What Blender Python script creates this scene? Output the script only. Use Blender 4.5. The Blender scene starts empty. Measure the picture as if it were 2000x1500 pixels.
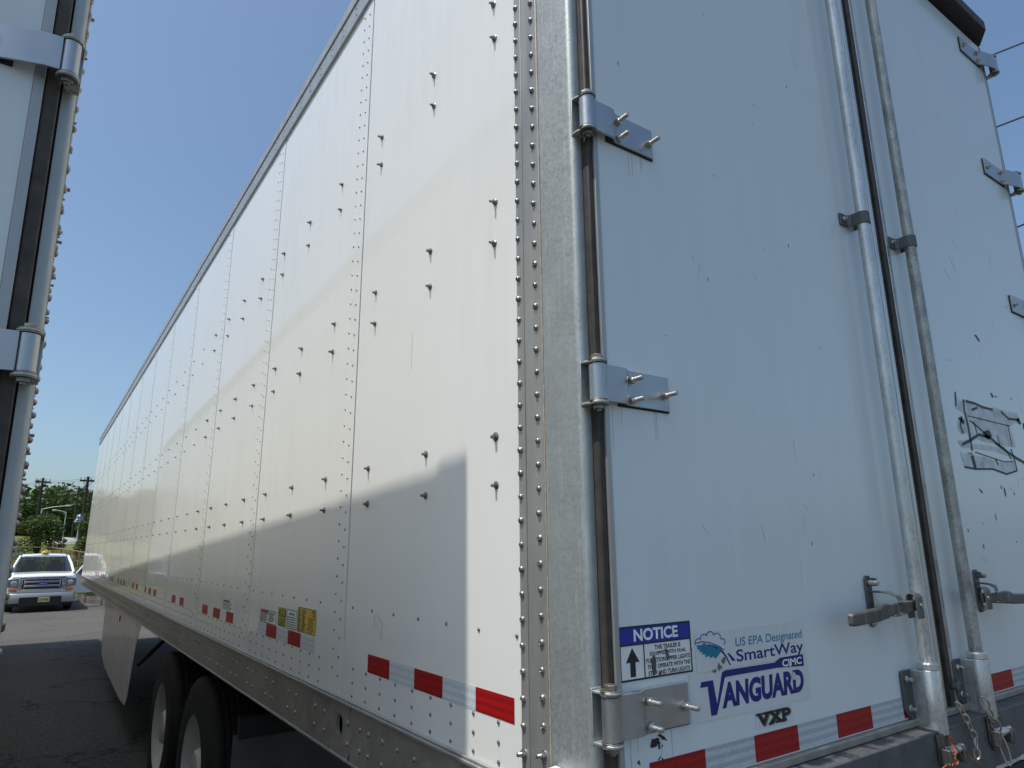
import bpy, math, random
from mathutils import Vector, Matrix, Euler
random.seed(7)
R = math.radians
scn = bpy.context.scene
COL = scn.collection

# ------------------------------------------------------------------ camera
cam_d = bpy.data.cameras.new('camera'); cam = bpy.data.objects.new('camera', cam_d); COL.objects.link(cam)
pan, pit, rol = 0.6069, 0.2402, -0.0091
fw = Vector((math.sin(pan)*math.cos(pit), math.cos(pan)*math.cos(pit), math.sin(pit)))
rt = Vector((math.cos(pan), -math.sin(pan), 0)); up = rt.cross(fw)
r2 = math.cos(rol)*rt + math.sin(rol)*up; u2 = -math.sin(rol)*rt + math.cos(rol)*up
cam.matrix_world = Matrix(((r2.x, u2.x, -fw.x, -0.8561), (r2.y, u2.y, -fw.y, -1.3567), (r2.z, u2.z, -fw.z, 1.7535), (0, 0, 0, 1)))
cam_d.sensor_width = 36; cam_d.lens = 36*1310.72/2000; cam_d.clip_start = 0.02; cam_d.clip_end = 8000
scn.camera = cam

# ------------------------------------------------------------------ light
SUN = Vector((-1, 0.015, 2.34)).normalized()          # direction towards the sun
el = math.asin(SUN.z); az = math.atan2(SUN.x, SUN.y)   # azimuth clockwise from +Y
w = bpy.data.worlds.new('World'); scn.world = w; w.use_nodes = True
nt = w.node_tree; nt.nodes.clear()
sky = nt.nodes.new('ShaderNodeTexSky'); sky.sky_type = 'NISHITA'; sky.sun_disc = False
sky.sun_elevation = el; sky.sun_rotation = az; sky.air_density = 1.0; sky.dust_density = 2.6; sky.ozone_density = 2.4
bg = nt.nodes.new('ShaderNodeBackground'); bg.inputs['Strength'].default_value = 0.15; sky.altitude = 0
wo = nt.nodes.new('ShaderNodeOutputWorld')
tint = nt.nodes.new('ShaderNodeMix'); tint.data_type = 'RGBA'; tint.blend_type = 'MULTIPLY'; tint.inputs[0].default_value = 1
tint.inputs[7].default_value = (.94, 1.035, 1.04, 1)                       # the hazy sky's slightly cyan cast
nt.links.new(sky.outputs[0], tint.inputs[6]); nt.links.new(tint.outputs[2], bg.inputs[0]); nt.links.new(bg.outputs[0], wo.inputs[0])
sd = bpy.data.lights.new('sun', 'SUN'); sd.energy = 4.0; sd.angle = R(0.53); sd.color = (1, 0.955, 0.865)
so = bpy.data.objects.new('sun', sd); COL.objects.link(so); so.location = SUN*60
so.rotation_euler = SUN.to_track_quat('Z', 'Y').to_euler()
scn.view_settings.view_transform = 'Standard'; scn.view_settings.look = 'None'
scn.view_settings.exposure = 0.0; scn.view_settings.gamma = 1; scn.view_settings.use_curve_mapping = False
try: scn.cycles.sample_clamp_indirect = 6
except Exception: pass

# ------------------------------------------------------------------ materials
class NM:
    def __init__(s, name):
        s.m = bpy.data.materials.new(name); s.m.use_nodes = True; s.t = s.m.node_tree
        s.b = s.t.nodes['Principled BSDF']; s.o = s.t.nodes['Material Output']
    def n(s, ty, **k):
        x = s.t.nodes.new(ty)
        for a, v in k.items():
            if hasattr(x, a) and a not in ('Scale', 'Detail', 'Roughness', 'Strength', 'Distance', 'Fac'): setattr(x, a, v)
            else: x.inputs[a].default_value = v
        return x
    def l(s, a, b): s.t.links.new(a, b)
    def pos(s, sx=1, sy=1, sz=1):
        tc = s.n('ShaderNodeTexCoord'); mp = s.n('ShaderNodeMapping'); mp.inputs['Scale'].default_value = (sx, sy, sz)
        s.l(tc.outputs['Object'], mp.inputs[0]); return mp.outputs[0]
    def noise(s, vec, scale, detail=4, rough=.55):
        x = s.n('ShaderNodeTexNoise', Scale=scale, Detail=detail, Roughness=rough); s.l(vec, x.inputs['Vector']); return x.outputs[0]
    def ramp(s, f, stops):
        x = s.n('ShaderNodeValToRGB'); e = x.color_ramp.elements
        while len(e) < len(stops): e.new(.5)
        for q, (p, c) in zip(e, stops):
            q.position = p; q.color = c if len(c) == 4 else (*c, 1)
        s.l(f, x.inputs[0]); return x.outputs[0]
    def mix(s, f, a, b, mode='MIX'):
        x = s.n('ShaderNodeMix', data_type='RGBA', blend_type=mode)
        if isinstance(f, (int, float)): x.inputs[0].default_value = f
        else: s.l(f, x.inputs[0])
        for i, v in ((6, a), (7, b)):
            if isinstance(v, tuple): x.inputs[i].default_value = (*v, 1) if len(v) == 3 else v
            else: s.l(v, x.inputs[i])
        return x.outputs[2]
    def bump(s, h, strength, dist=.002, nrm=None):
        x = s.n('ShaderNodeBump', Strength=strength, Distance=dist); s.l(h, x.inputs['Height'])
        if nrm: s.l(nrm, x.inputs['Normal'])
        return x.outputs[0]
    def set(s, **k):
        nm = dict(col='Base Color', rough='Roughness', metal='Metallic', coat='Coat Weight', coatr='Coat Roughness', nrm='Normal',
                  cnrm='Coat Normal', spec='Specular IOR Level', trans='Transmission Weight', sub='Subsurface Weight', ior='IOR')
        for a, v in k.items():
            i = s.b.inputs[nm[a]]
            if hasattr(v, 'links') or hasattr(v, 'is_output') and v.is_output: s.l(v, i)
            else: i.default_value = (*v, 1) if isinstance(v, tuple) and len(v) == 3 else v
        return s.m
def g(v): return (v, v, v)

def paint(name, col, dirt, coatr=.03, coat=1.0, wave=.25, rough=.42, streak=.35, seedv=0.):
    a = NM(name)
    p = a.pos(1, 1, 1)
    fine = a.noise(a.pos(6, 6, .7), 3, 5, .6)                      # vertical rain streaks
    st = a.ramp(fine, [(.38, g(0)), (.8, g(1))])
    big = a.ramp(a.noise(p, .9+seedv, 4), [(.35, g(0)), (.75, g(1))])
    f = a.n('ShaderNodeMath', operation='MULTIPLY'); a.l(st, f.inputs[0]); a.l(big, f.inputs[1])
    f2 = a.n('ShaderNodeMath', operation='MULTIPLY'); a.l(f.outputs[0], f2.inputs[0]); f2.inputs[1].default_value = streak
    c = a.mix(f2.outputs[0], col, dirt)
    sp = a.n('ShaderNodeTexVoronoi', Scale=23.); a.l(a.pos(1, 1, .6), sp.inputs['Vector'])
    sm = a.ramp(sp.outputs['Distance'], [(.0, g(1)), (.035, g(0))])
    gate = a.ramp(a.noise(p, 3.1, 2), [(.55, g(0)), (.62, g(1))])
    f3 = a.n('ShaderNodeMath', operation='MULTIPLY'); a.l(sm, f3.inputs[0]); a.l(gate, f3.inputs[1])
    c = a.mix(f3.outputs[0], c, tuple(x*.25 for x in col))
    rr = a.ramp(a.noise(p, 5, 5), [(.3, g(coatr)), (.8, g(coatr*2.2+.01))])
    wv = a.noise(p, 1.6, 1.5, .4); nrm = a.bump(wv, wave, .012)
    return a.set(col=c, rough=rough, coat=coat, coatr=rr, nrm=nrm, cnrm=nrm)

def metal(name, col, rough=.4, metalv=1.0, grain=40, var=.35, bumpv=.15, streak=None, dark=.55, sx=1, sy=1, sz=1):
    a = NM(name); p = a.pos(sx, sy, sz)
    n1 = a.noise(p, grain, 6, .65); n2 = a.noise(p, grain*.12, 4)
    v = a.mix(.5, n1, n2)
    c = a.ramp(v, [(.32, tuple(x*dark for x in col)), (.62, col), (.8, tuple(min(1, x*1.25) for x in col))])
    if streak: c = a.mix(a.ramp(a.noise(a.pos(30, 30, 2), 3, 5), [(.55, g(0)), (.75, g(.7))]), c, streak)
    rr = a.ramp(n1, [(.25, g(max(.05, rough-.14))), (.75, g(min(1, rough+.16)))])
    return a.set(col=c, rough=rr, metal=metalv, nrm=a.bump(n1, bumpv, .001))

def plain(name, col, rough=.6, metalv=0., coat=0., var=.15, scale=30, bumpv=.1, emis=None):
    a = NM(name); p = a.pos(); n1 = a.noise(p, scale, 4)
    c = a.ramp(n1, [(.25, tuple(x*(1-var) for x in col)), (.75, tuple(min(1, x*(1+var)) for x in col))])
    m = a.set(col=c, rough=rough, metal=metalv, coat=coat, nrm=a.bump(n1, bumpv, .002)); return m

M = {}
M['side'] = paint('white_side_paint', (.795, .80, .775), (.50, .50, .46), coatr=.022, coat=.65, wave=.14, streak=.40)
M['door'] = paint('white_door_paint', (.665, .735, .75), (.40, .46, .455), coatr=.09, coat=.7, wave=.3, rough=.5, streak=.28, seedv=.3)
M['galv'] = metal('galvanised_steel', (.42, .455, .455), .5, .6, 110, bumpv=.5, streak=(.54, .565, .555), dark=.80)
M['galv_dark'] = metal('dark_galvanised_steel', (.15, .16, .165), .6, .5, 110, bumpv=.5, dark=.5)
M['galv_pipe'] = metal('galvanised_pipe_steel', (.66, .68, .67), .36, .7, 140, bumpv=.3, dark=.6, sz=.5)
M['galv_pipe_rough'] = metal('mottled_galvanised_pipe_steel', (.50, .51, .48), .45, .6, 170, bumpv=.8, dark=.32, sz=.7)
M['alu'] = metal('aluminium', (.44, .445, .435), .42, .6, 25, bumpv=.08, dark=.8, sz=.15)
M['alu_rail'] = metal('weathered_aluminium', (.41, .39, .34), .5, .5, 20, bumpv=.15, dark=.62, streak=(.25, .24, .21))
M['alu_bright'] = metal('bright_aluminium', (.72, .73, .72), .33, .9, 18, bumpv=.05, dark=.85)
M['hinge'] = metal('brushed_hinge_metal', (.47, .49, .51), .38, .85, 30, bumpv=.06, dark=.82, sz=.3)
M['bolt'] = metal('zinc_bolt', (.58, .56, .52), .33, .95, 200, bumpv=.3, dark=.45)
M['rivet'] = metal('rivet_metal', (.34, .315, .29), .34, .8, 300, bumpv=.1, dark=.5)
M['stud'] = metal('stud_metal', (.30, .28, .26), .38, .85, 300, bumpv=.2, dark=.4)
M['pin'] = metal('dirty_pin_metal', (.34, .32, .28), .4, .8, 200, bumpv=.3, dark=.4)
M['castiron'] = metal('dark_cast_metal', (.15, .15, .145), .5, .7, 120, bumpv=.35, dark=.5, streak=(.33, .32, .29))
M['seal'] = plain('brown_black_rubber_seal', (.048, .043, .037), .6, var=.5, scale=25)
M['sealant'] = plain('aged_sealant', (.42, .35, .28), .8, var=.35, scale=60, bumpv=.5)
M['black'] = plain('black_rubber', (.018, .018, .018), .8, var=.3, scale=15)
M['under'] = plain('underbody_dark_paint', (.02, .02, .021), .75, var=.4, scale=12)
M['inside'] = plain('dark_gap_filler', (.03, .03, .03), .9)
M['roof'] = plain('roof_sheet', (.6, .6, .6), .5)
M['header'] = plain('dark_weathered_header_steel', (.055, .055, .05), .7, .3, var=.45, scale=40, bumpv=.4)
M['tyre'] = plain('tyre_rubber', (.013, .013, .013), .78, var=.35, scale=40, bumpv=.4)
M['rim'] = plain('white_wheel_paint', (.55, .54, .51), .45, coat=.2, var=.12, scale=12)
M['skirt'] = plain('white_skirt_panel', (.62, .61, .58), .5, coat=.2, var=.10, scale=4)
M['flap'] = plain('grey_mudflap', (.10, .105, .115), .6, var=.2, scale=8)
M['chalk'] = plain('chalky_corroded_zinc', (.62, .62, .59), .8, .1, var=.3, scale=90, bumpv=.8)
M['black_ink'] = plain('black_ink', (.012, .012, .014), .5, var=.1)
M['blue_ink'] = plain('deep_blue_ink', (.012, .03, .30), .6, var=.08)
M['navy_ink'] = plain('navy_ink', (.008, .012, .17), .6, var=.1)
M['teal_ink'] = plain('teal_ink', (.006, .19, .31), .6, var=.1)
M['white_ink'] = plain('white_ink', (.80, .83, .83), .5, var=.05)
M['sticker_white'] = plain('sticker_white', (.76, .79, .78), .45, coat=.2, var=.05)
M['sticker_clear'] = plain('sticker_pale_blue_white', (.63, .67, .68), .35, coat=.5, var=.04)
M['sticker_yellow'] = plain('sticker_yellow', (.62, .45, .045), .45, coat=.3, var=.15, scale=60)
M['sticker_lime'] = plain('sticker_yellow_green', (.50, .50, .05), .45, coat=.3, var=.12, scale=60)
M['olive_ink'] = plain('olive_black_ink', (.07, .06, .02), .5)
M['brown_ink'] = plain('brown_ink', (.16, .09, .03), .5)
M['teal_stripe'] = plain('green_grey_stripe_ink', (.10, .22, .20), .5)
M['red_ink'] = plain('red_ink', (.38, .03, .04), .45, coat=.3)
M['scrap'] = plain('silver_grey_scrap_film', (.52, .57, .59), .5, 0., var=.3, scale=25)
M['orange_wire'] = plain('orange_rusty_wire', (.26, .085, .035), .7, var=.4, scale=80)
M['orange_lens'] = plain('orange_lens', (.75, .10, .02), .25, coat=.6)
M['sill_edge'] = plain('worn_bare_edge', (.55, .55, .50), .7, .2, var=.5, scale=70, bumpv=.9)
# retro-reflective tapes: fine ribbed prismatic pattern
def tape(name, c1, c2, rough=.3, axis='x'):
    a = NM(name); p = a.pos()
    wv = a.n('ShaderNodeTexWave', Scale=18., bands_direction='Z'); a.l(p, wv.inputs['Vector'])
    wv.inputs['Distortion'].default_value = .6
    f = a.ramp(wv.outputs[1], [(.35, g(0)), (.6, g(1))]); n = a.noise(p, 14, 3)
    c = a.mix(f, c1, c2); c = a.mix(a.ramp(n, [(.45, g(0)), (.8, g(.35))]), c, c2)
    hv = a.n('ShaderNodeTexVoronoi', Scale=230.); a.l(p, hv.inputs['Vector'])
    c = a.mix(a.ramp(hv.outputs['Distance'], [(.25, g(0)), (.6, g(.30))]), c, tuple(x*.55 for x in c2))
    return a.set(col=c, rough=.5, coat=.15, coatr=.15, spec=.3)
M['tape_red'] = tape('red_reflective_tape', (.42, .006, .006), (.29, .004, .006))
M['tape_white'] = tape('white_reflective_tape', (.60, .64, .65), (.44, .49, .52))
M['tape_holo'] = tape('iridescent_white_reflective_tape', (.66, .70, .70), (.54, .60, .66))

def asphalt():
    a = NM('asphalt'); p = a.pos(); n1 = a.noise(p, 55, 6, .7); n2 = a.noise(p, .35, 5); n3 = a.noise(p, 9, 4)
    v = a.n('ShaderNodeTexVoronoi', Scale=70.); a.l(p, v.inputs['Vector'])
    c = a.mix(.55, a.ramp(n1, [(.3, (.036, .033, .031)), (.7, (.115, .107, .100))]), a.ramp(v.outputs['Color'], [(.2, (.03, .028, .026)), (.9, (.20, .188, .175))]))
    c = a.mix(a.ramp(n2, [(.35, g(0)), (.7, g(.45))]), c, (.125, .113, .103))
    c = a.mix(a.ramp(n3, [(.6, g(0)), (.8, g(.4))]), c, (.06, .057, .054))
    ck = a.n('ShaderNodeTexVoronoi', Scale=.45, feature='DISTANCE_TO_EDGE'); wp = a.n('ShaderNodeVectorMath', operation='ADD'); a.l(p, wp.inputs[0])
    nn = a.n('ShaderNodeTexNoise', Scale=2.2, Detail=5.); a.l(p, nn.inputs['Vector']); a.l(nn.outputs[1], wp.inputs[1]); a.l(wp.outputs[0], ck.inputs['Vector'])
    c = a.mix(a.ramp(ck.outputs['Distance'], [(.0, g(.8)), (.012, g(0))]), c, (.02, .018, .017))
    return a.set(col=c, rough=.92, spec=.25, nrm=a.bump(n1, .8, .01, a.bump(v.outputs['Distance'], .5, .006)))
M['asphalt'] = asphalt()
def grass(name, c1, c2, c3):
    a = NM(name); p = a.pos(); n1 = a.noise(p, 6, 6, .7); n2 = a.noise(p, .4, 4)
    c = a.mix(a.ramp(n2, [(.4, g(0)), (.65, g(1))]), a.ramp(n1, [(.3, c1), (.7, c2)]), c3)
    return a.set(col=c, rough=.95, spec=.1, nrm=a.bump(n1, 1., .06))
M['grass'] = grass('grass', (.05, .075, .018), (.13, .16, .04), (.16, .16, .06))
M['dirt'] = grass('scrub_ground', (.07, .07, .04), (.12, .115, .07), (.14, .13, .09))
def leaf(name, c1, c2, c3, scale=1.5):
    a = NM(name); p = a.pos()
    w1 = a.n('ShaderNodeTexWhiteNoise'); 
    gi = a.n('ShaderNodeNewGeometry'); a.l(gi.outputs['Random Per Island'], w1.inputs['Vector'])
    n2 = a.noise(p, scale, 3)
    c = a.ramp(gi.outputs['Random Per Island'], [(0, c1), (.55, c2), (1, c3)])
    c = a.mix(a.ramp(n2, [(.35, g(0)), (.7, g(.6))]), c, c2)
    m = a.set(col=c, rough=.6, spec=.3)
    tr = a.n('ShaderNodeBsdfTranslucent'); a.l(c, tr.inputs[0]); mx = a.n('ShaderNodeMixShader'); mx.inputs[0].default_value = .28
    a.l(a.b.outputs[0], mx.inputs[1]); a.l(tr.outputs[0], mx.inputs[2]); a.l(mx.outputs[0], a.o.inputs[0])
    return m
M['leaf_far'] = leaf('woodland_leaves', (.022, .045, .012), (.045, .085, .020), (.09, .13, .03), .25)
M['leaf_tree'] = leaf('young_tree_leaves', (.025, .055, .014), (.06, .10, .022), (.16, .19, .04), 2)
M['leaf_hedge'] = leaf('hedge_leaves', (.03, .06, .012), (.08, .13, .022), (.16, .21, .03), 2)
M['bark'] = plain('bark', (.07, .055, .04), .9, var=.4, scale=20, bumpv=.8)
M['pole'] = plain('creosoted_pole_wood', (.035, .028, .024), .9, var=.3, scale=10)
M['lampmetal'] = plain('pale_lamp_metal', (.55, .56, .55), .5, .3, var=.1)
M['rust'] = plain('rusty_fence_steel', (.26, .15, .10), .8, .2, var=.3, scale=10)
M['fencewire'] = plain('brown_fence_wire', (.09, .06, .045), .8, .2, var=.3)
M['canopy_blue'] = plain('pale_blue_canopy_cloth', (.28, .36, .62), .6, var=.08)
M['stone'] = plain('pale_stone', (.42, .41, .38), .9, var=.2, scale=5)
M['flower'] = plain('red_orange_flowers', (.45, .12, .05), .8, var=.5, scale=8)
M['truck'] = plain('white_truck_paint', (.80, .80, .79), .35, coat=1., var=.02, scale=4, bumpv=0)
M['chrome'] = metal('chrome', (.68, .72, .80), .12, 1, 10, bumpv=0, dark=.9)
M['greybumper'] = plain('grey_bumper_metal', (.42, .43, .43), .35, .6, var=.1, bumpv=0)
M['tblack'] = plain('black_trim_plastic', (.012, .012, .013), .5, bumpv=0)
M['lens'] = plain('smoky_lens', (.20, .22, .22), .12, .3, coat=1, var=.3, scale=25, bumpv=0)
M['amber'] = plain('amber_lens', (.65, .12, .03), .2, coat=1, bumpv=0)
M['beacon'] = plain('yellow_beacon_plastic', (.65, .42, .04), .35, coat=.5, bumpv=0)
M['plate_y'] = plain('yellow_cream_plate', (.60, .50, .22), .5, bumpv=0)
M['seatfab'] = plain('grey_seat_fabric', (.06, .06, .062), .9)
a = NM('tinted_glass'); M['glass'] = a.set(col=(.35, .45, .45), rough=.02, trans=1., ior=1.45)
def glass2():
    a = NM('vehicle_glass'); t = a.n('ShaderNodeBsdfTransparent'); t.inputs[0].default_value = (.42, .52, .52, 1)
    gl = a.n('ShaderNodeBsdfGlossy'); gl.inputs['Roughness'].default_value = .02
    fr = a.n('ShaderNodeFresnel'); fr.inputs[0].default_value = 1.5
    mx = a.n('ShaderNodeMixShader'); a.l(fr.outputs[0], mx.inputs[0]); a.l(t.outputs[0], mx.inputs[1]); a.l(gl.outputs[0], mx.inputs[2])
    a.l(mx.outputs[0], a.o.inputs[0]); return a.m
M['glass'] = glass2()

# ------------------------------------------------------------------ mesh helpers
class MB:
    def __init__(s): s.v = []; s.f = []
    def add(s, vs, fs):
        o = len(s.v); s.v += [tuple(v) for v in vs]; s.f += [tuple(i+o for i in f) for f in fs]; return s
    def box(s, x0, y0, z0, x1, y1, z1):
        x0, x1 = min(x0, x1), max(x0, x1); y0, y1 = min(y0, y1), max(y0, y1); z0, z1 = min(z0, z1), max(z0, z1)
        return s.add([(x0,y0,z0),(x1,y0,z0),(x1,y1,z0),(x0,y1,z0),(x0,y0,z1),(x1,y0,z1),(x1,y1,z1),(x0,y1,z1)],
                     [(0,3,2,1),(4,5,6,7),(0,1,5,4),(1,2,6,5),(2,3,7,6),(3,0,4,7)])
    def prism(s, poly, ext):
        n = len(poly); e = Vector(ext); P = [Vector(p) for p in poly]
        nn = sum(((P[i]-P[0]).cross(P[(i+1) % n]-P[0]) for i in range(1, n-1)), Vector())
        if nn.dot(e) > 0: P.reverse()
        return s.add(P+[p+e for p in P], [tuple(range(n)), tuple(range(2*n-1, n-1, -1))]+[(i, i+n, (i+1) % n+n, (i+1) % n)[::1] for i in range(n)])
    def frame(s, ax):
        ax = Vector(ax).normalized(); t = Vector((0,0,1)) if abs(ax.z) < .9 else Vector((1,0,0))
        a = ax.cross(t).normalized(); return a, ax.cross(a).normalized(), ax
    def lathe(s, o, ax, prof, n=12, cap0=True, cap1=True):
        a, b, c = s.frame(ax); o = Vector(o); vs = []; fs = []
        for (r, h) in prof:
            for k in range(n):
                t = 2*math.pi*k/n; vs.append(o+c*h+(a*math.cos(t)+b*math.sin(t))*r)
        for i in range(len(prof)-1):
            for k in range(n):
                k2 = (k+1) % n; fs.append((i*n+k, i*n+k2, (i+1)*n+k2, (i+1)*n+k))
        if cap0: fs.append(tuple(range(n-1, -1, -1)))
        if cap1: fs.append(tuple((len(prof)-1)*n+k for k in range(n)))
        return s.add(vs, fs)
    def cyl(s, p0, p1, r0, r1=None, n=12):
        d = Vector(p1)-Vector(p0); return s.lathe(p0, d, [(r0, 0), (r0 if r1 is None else r1, d.length)], n)
    def tube(s, pts, r, n=6, closed=False):
        P = [Vector(p) for p in pts]; m = len(P); vs = []; fs = []; prev = None
        rr = r if isinstance(r, (list, tuple)) else [r]*m
        for i, p in enumerate(P):
            if closed: d = P[(i+1) % m]-P[i-1]
            else: d = P[min(i+1, m-1)]-P[max(i-1, 0)]
            d.normalize()
            if prev is None: a, b, _ = s.frame(d)
            else:
                a = (prev-d*prev.dot(d)).normalized(); b = d.cross(a)
            prev = a
            for k in range(n):
                t = 2*math.pi*k/n; vs.append(p+(a*math.cos(t)+b*math.sin(t))*rr[i])
        for i in range(m if closed else m-1):
            for k in range(n):
                k2 = (k+1) % n; j = (i+1) % m; fs.append((i*n+k, i*n+k2, j*n+k2, j*n+k))
        if not closed: fs += [tuple(range(n-1, -1, -1)), tuple((m-1)*n+k for k in range(n))]
        return s.add(vs, fs)
    def dome(s, o, ax, r, h, n=8):
        return s.lathe(o, ax, [(r, 0), (r*.96, h*.35), (r*.72, h*.8), (r*.38, h), (r*.28, h*.72)], n, False, True)
    def mesh(s, name, mat, smooth=35):
        me = bpy.data.meshes.new(name); me.from_pydata(s.v, [], s.f); me.update()
        for m_ in (mat if isinstance(mat, list) else [mat]): me.materials.append(M[m_] if isinstance(m_, str) else m_)
        if smooth:
            me.polygons.foreach_set('use_smooth', [True]*len(me.polygons)); me.set_sharp_from_angle(angle=R(smooth))
        return me
    def build(s, name, mat, parent=None, label=None, smooth=35, bevel=0, loc=(0,0,0), seg=2):
        o = bpy.data.objects.new(name, s.mesh(name, mat, smooth)); COL.objects.link(o); o.location = loc
        if parent: o.parent = parent
        if label: o['label'] = label
        if bevel:
            b = o.modifiers.new('bevel', 'BEVEL'); b.width = bevel; b.segments = seg; b.limit_method = 'ANGLE'; b.angle_limit = R(40)
        return o
def inst(name, me, loc, parent=None, rot=None):
    o = bpy.data.objects.new(name, me); COL.objects.link(o); o.location = loc
    if rot: o.rotation_euler = rot
    elif name in ('rivet', 'stud'):
        o.rotation_euler = (random.uniform(-3, 3), random.gauss(0, .07), random.gauss(0, .07)); q = random.uniform(.9, 1.1); o.scale = (random.uniform(.82, 1.12), q, q)
    if parent: o.parent = parent
    return o
def tag(o, label=None, cat=None, group=None, kind=None):
    for k, v in (('label', label), ('category', cat), ('group', group), ('kind', kind)):
        if v: o[k] = v
    return o
def thing(name, label, cat, loc=(0,0,0), rot=(0,0,0), group=None):
    o = bpy.data.objects.new(name, None); COL.objects.link(o); o.location = loc; o.rotation_euler = rot; o.empty_display_size = .1
    return tag(o, label, cat, group)
def copy_tree(o, parent=None, skip=lambda n: False):
    c = o.copy(); COL.objects.link(c); c.parent = parent
    for ch in list(o.children):
        if not skip(ch): copy_tree(ch, c, skip)
    return c

# flat decal plane frames: origin, U (reading direction), V (up), N (towards viewer)
class Plane:
    def __init__(s, O, U, V): s.O = Vector(O); s.U = Vector(U); s.V = Vector(V); s.N = s.U.cross(s.V)
    def P(s, u, v, h=0): return s.O+s.U*u+s.V*v+s.N*h
DOOR = Plane((0, -.389, 0), (1, 0, 0), (0, 0, 1))
SIDE = Plane((0, 0, 0), (0, -1, 0), (0, 0, 1))      # u = -y
def decal(pl, poly, h, name, mat, parent, label=None, t=.0003):
    m = MB(); m.prism([pl.P(u, v, h) for u, v in poly], pl.N*t); return m.build(name, mat, parent, label, smooth=0)
def rect(u0, v0, u1, v1): return [(u0, v0), (u1, v0), (u1, v1), (u0, v1)]
def decals(pl, polys, h, name, mat, parent, label=None, t=.0003, kind=None):
    m = MB()
    for poly in polys: m.prism([pl.P(u, v, h) for u, v in poly], pl.N*t)
    o = m.build(name, mat, parent, label, smooth=0)
    if kind: o['kind'] = kind
    return o
def text(pl, body, box, h, mat, parent, name='lettering', bold=0., shear=0., label=None, res=3):
    cu = bpy.data.curves.new('t', 'FONT'); cu.body = body; cu.size = 1; cu.offset = bold; cu.shear = shear; cu.resolution_u = res; cu.fill_mode = 'FRONT'
    cu.extrude = 0
    to = bpy.data.objects.new('t', cu); COL.objects.link(to); bpy.context.view_layer.update()
    me = bpy.data.meshes.new_from_object(to.evaluated_get(bpy.context.evaluated_depsgraph_get()))
    bpy.data.objects.remove(to); xs = [v.co.x for v in me.vertices]; ys = [v.co.y for v in me.vertices]
    x0, x1, y0, y1 = min(xs), max(xs), min(ys), max(ys); u0, v0, u1, v1 = box
    for v in me.vertices:
        p = pl.P(u0+(v.co.x-x0)/(x1-x0)*(u1-u0), v0+(v.co.y-y0)/(y1-y0)*(v1-v0), h); v.co = p
    me.materials.clear(); me.materials.append(M[mat]); me.name = name
    o = bpy.data.objects.new(name, me); COL.objects.link(o); o.parent = parent
    if label: o['label'] = label
    return o

# ------------------------------------------------------------------ ground, sky-side terrain
def gz(y):
    if y < 16: return 0.
    if y < 27: return -.2*(y-16)/11
    return -.2
m = MB(); ys = [-60, -10, 0, 8, 16, 18, 20, 22, 24, 26, 27, 30, 36.5]
for y in ys: m.v += [(-70, y, gz(y)), (90, y, gz(y))]
for i in range(len(ys)-1): m.f.append((2*i, 2*i+1, 2*i+3, 2*i+2))
tag(m.build('asphalt_yard', 'asphalt', smooth=0), 'grey coarse asphalt of the trailer yard', kind='structure')
m = MB(); m.add([(-4000,-4000,-.32),(4000,-4000,-.32),(4000,4000,-.32),(-4000,4000,-.32)], [(0,1,2,3)])
tag(m.build('ground', 'dirt', smooth=0), 'flat scrubby ground around the yard', kind='structure')
def bz(x, y):
    pts = [(36.4, -.19), (37.5, .1), (42, .7), (50, 1.4), (60, 2.25), (90, 3.2), (140, 4.6), (220, 6), (400, 6.5)]
    z = pts[-1][1]
    for (a0, b0), (a1, b1) in zip(pts, pts[1:]):
        if y <= a1: z = b0+(b1-b0)*(y-a0)/(a1-a0); break
    return z+.25*math.sin(x*.35+y*.1)*min(1, max(0, (y-38)/10))
m = MB(); YS = [36.4, 37.5, 40, 43, 46, 50, 55, 60, 70, 80, 95, 110, 140, 180, 220, 300, 400]; XS = [-160+8*i for i in range(41)]
for y in YS:
    for x in XS: m.v.append((x, y, bz(x, y)))
W_ = len(XS)
for j in range(len(YS)-1):
    for i in range(W_-1): m.f.append((j*W_+i, j*W_+i+1, (j+1)*W_+i+1, (j+1)*W_+i))
tag(m.build('grass_bank', 'grass', smooth=60), 'green grassy bank rising behind the fence', kind='structure')
m = MB(); hv = []
for k in range(14):
    t = 2*math.pi*k/14
m.lathe((.9, 66, 2.1), (0,0,1), [(1.5, 0), (1.35, .5), (.8, .78), (.3, .85)], 16)
tag(m.build('gravel_mound', 'stone', smooth=60), 'pale gravel mound on the grass below the lamp post', 'mound')

# ------------------------------------------------------------------ the trailer
L = 15.24; W = 2.61; YP = -.36; ZT = 3.955; ZL = 1.303; Y1 = .833; PT = 1.2017
tr = thing('box_trailer', 'long white box trailer filling the picture with its rear doors shut', 'trailer')
riv_me = MB(); riv_me.dome((0,0,0), (-1,0,0), .0074, .0062, 10); riv_me = riv_me.mesh('rivet', 'rivet')
rivr_me = MB(); rivr_me.dome((0,0,0), (1,0,0), .0078, .0068, 10); rivr_me = rivr_me.mesh('rivet', 'rivet')
def stud_mesh(sx):
    m = MB(); m.lathe((0,0,0), (sx,0,0), [(.0105, 0), (.0105, .002), (.0072, .0045), (.0072, .0062)], 12)
    m.lathe((0,0,0), (sx,0,0), [(.0042, .006), (.0042, .0155), (.003, .0165)], 8); return m.mesh('stud', 'stud')
stud_me = {-1: stud_mesh(-1), 1: stud_mesh(1)}
seams = [Y1+PT*i for i in range(12)]
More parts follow.
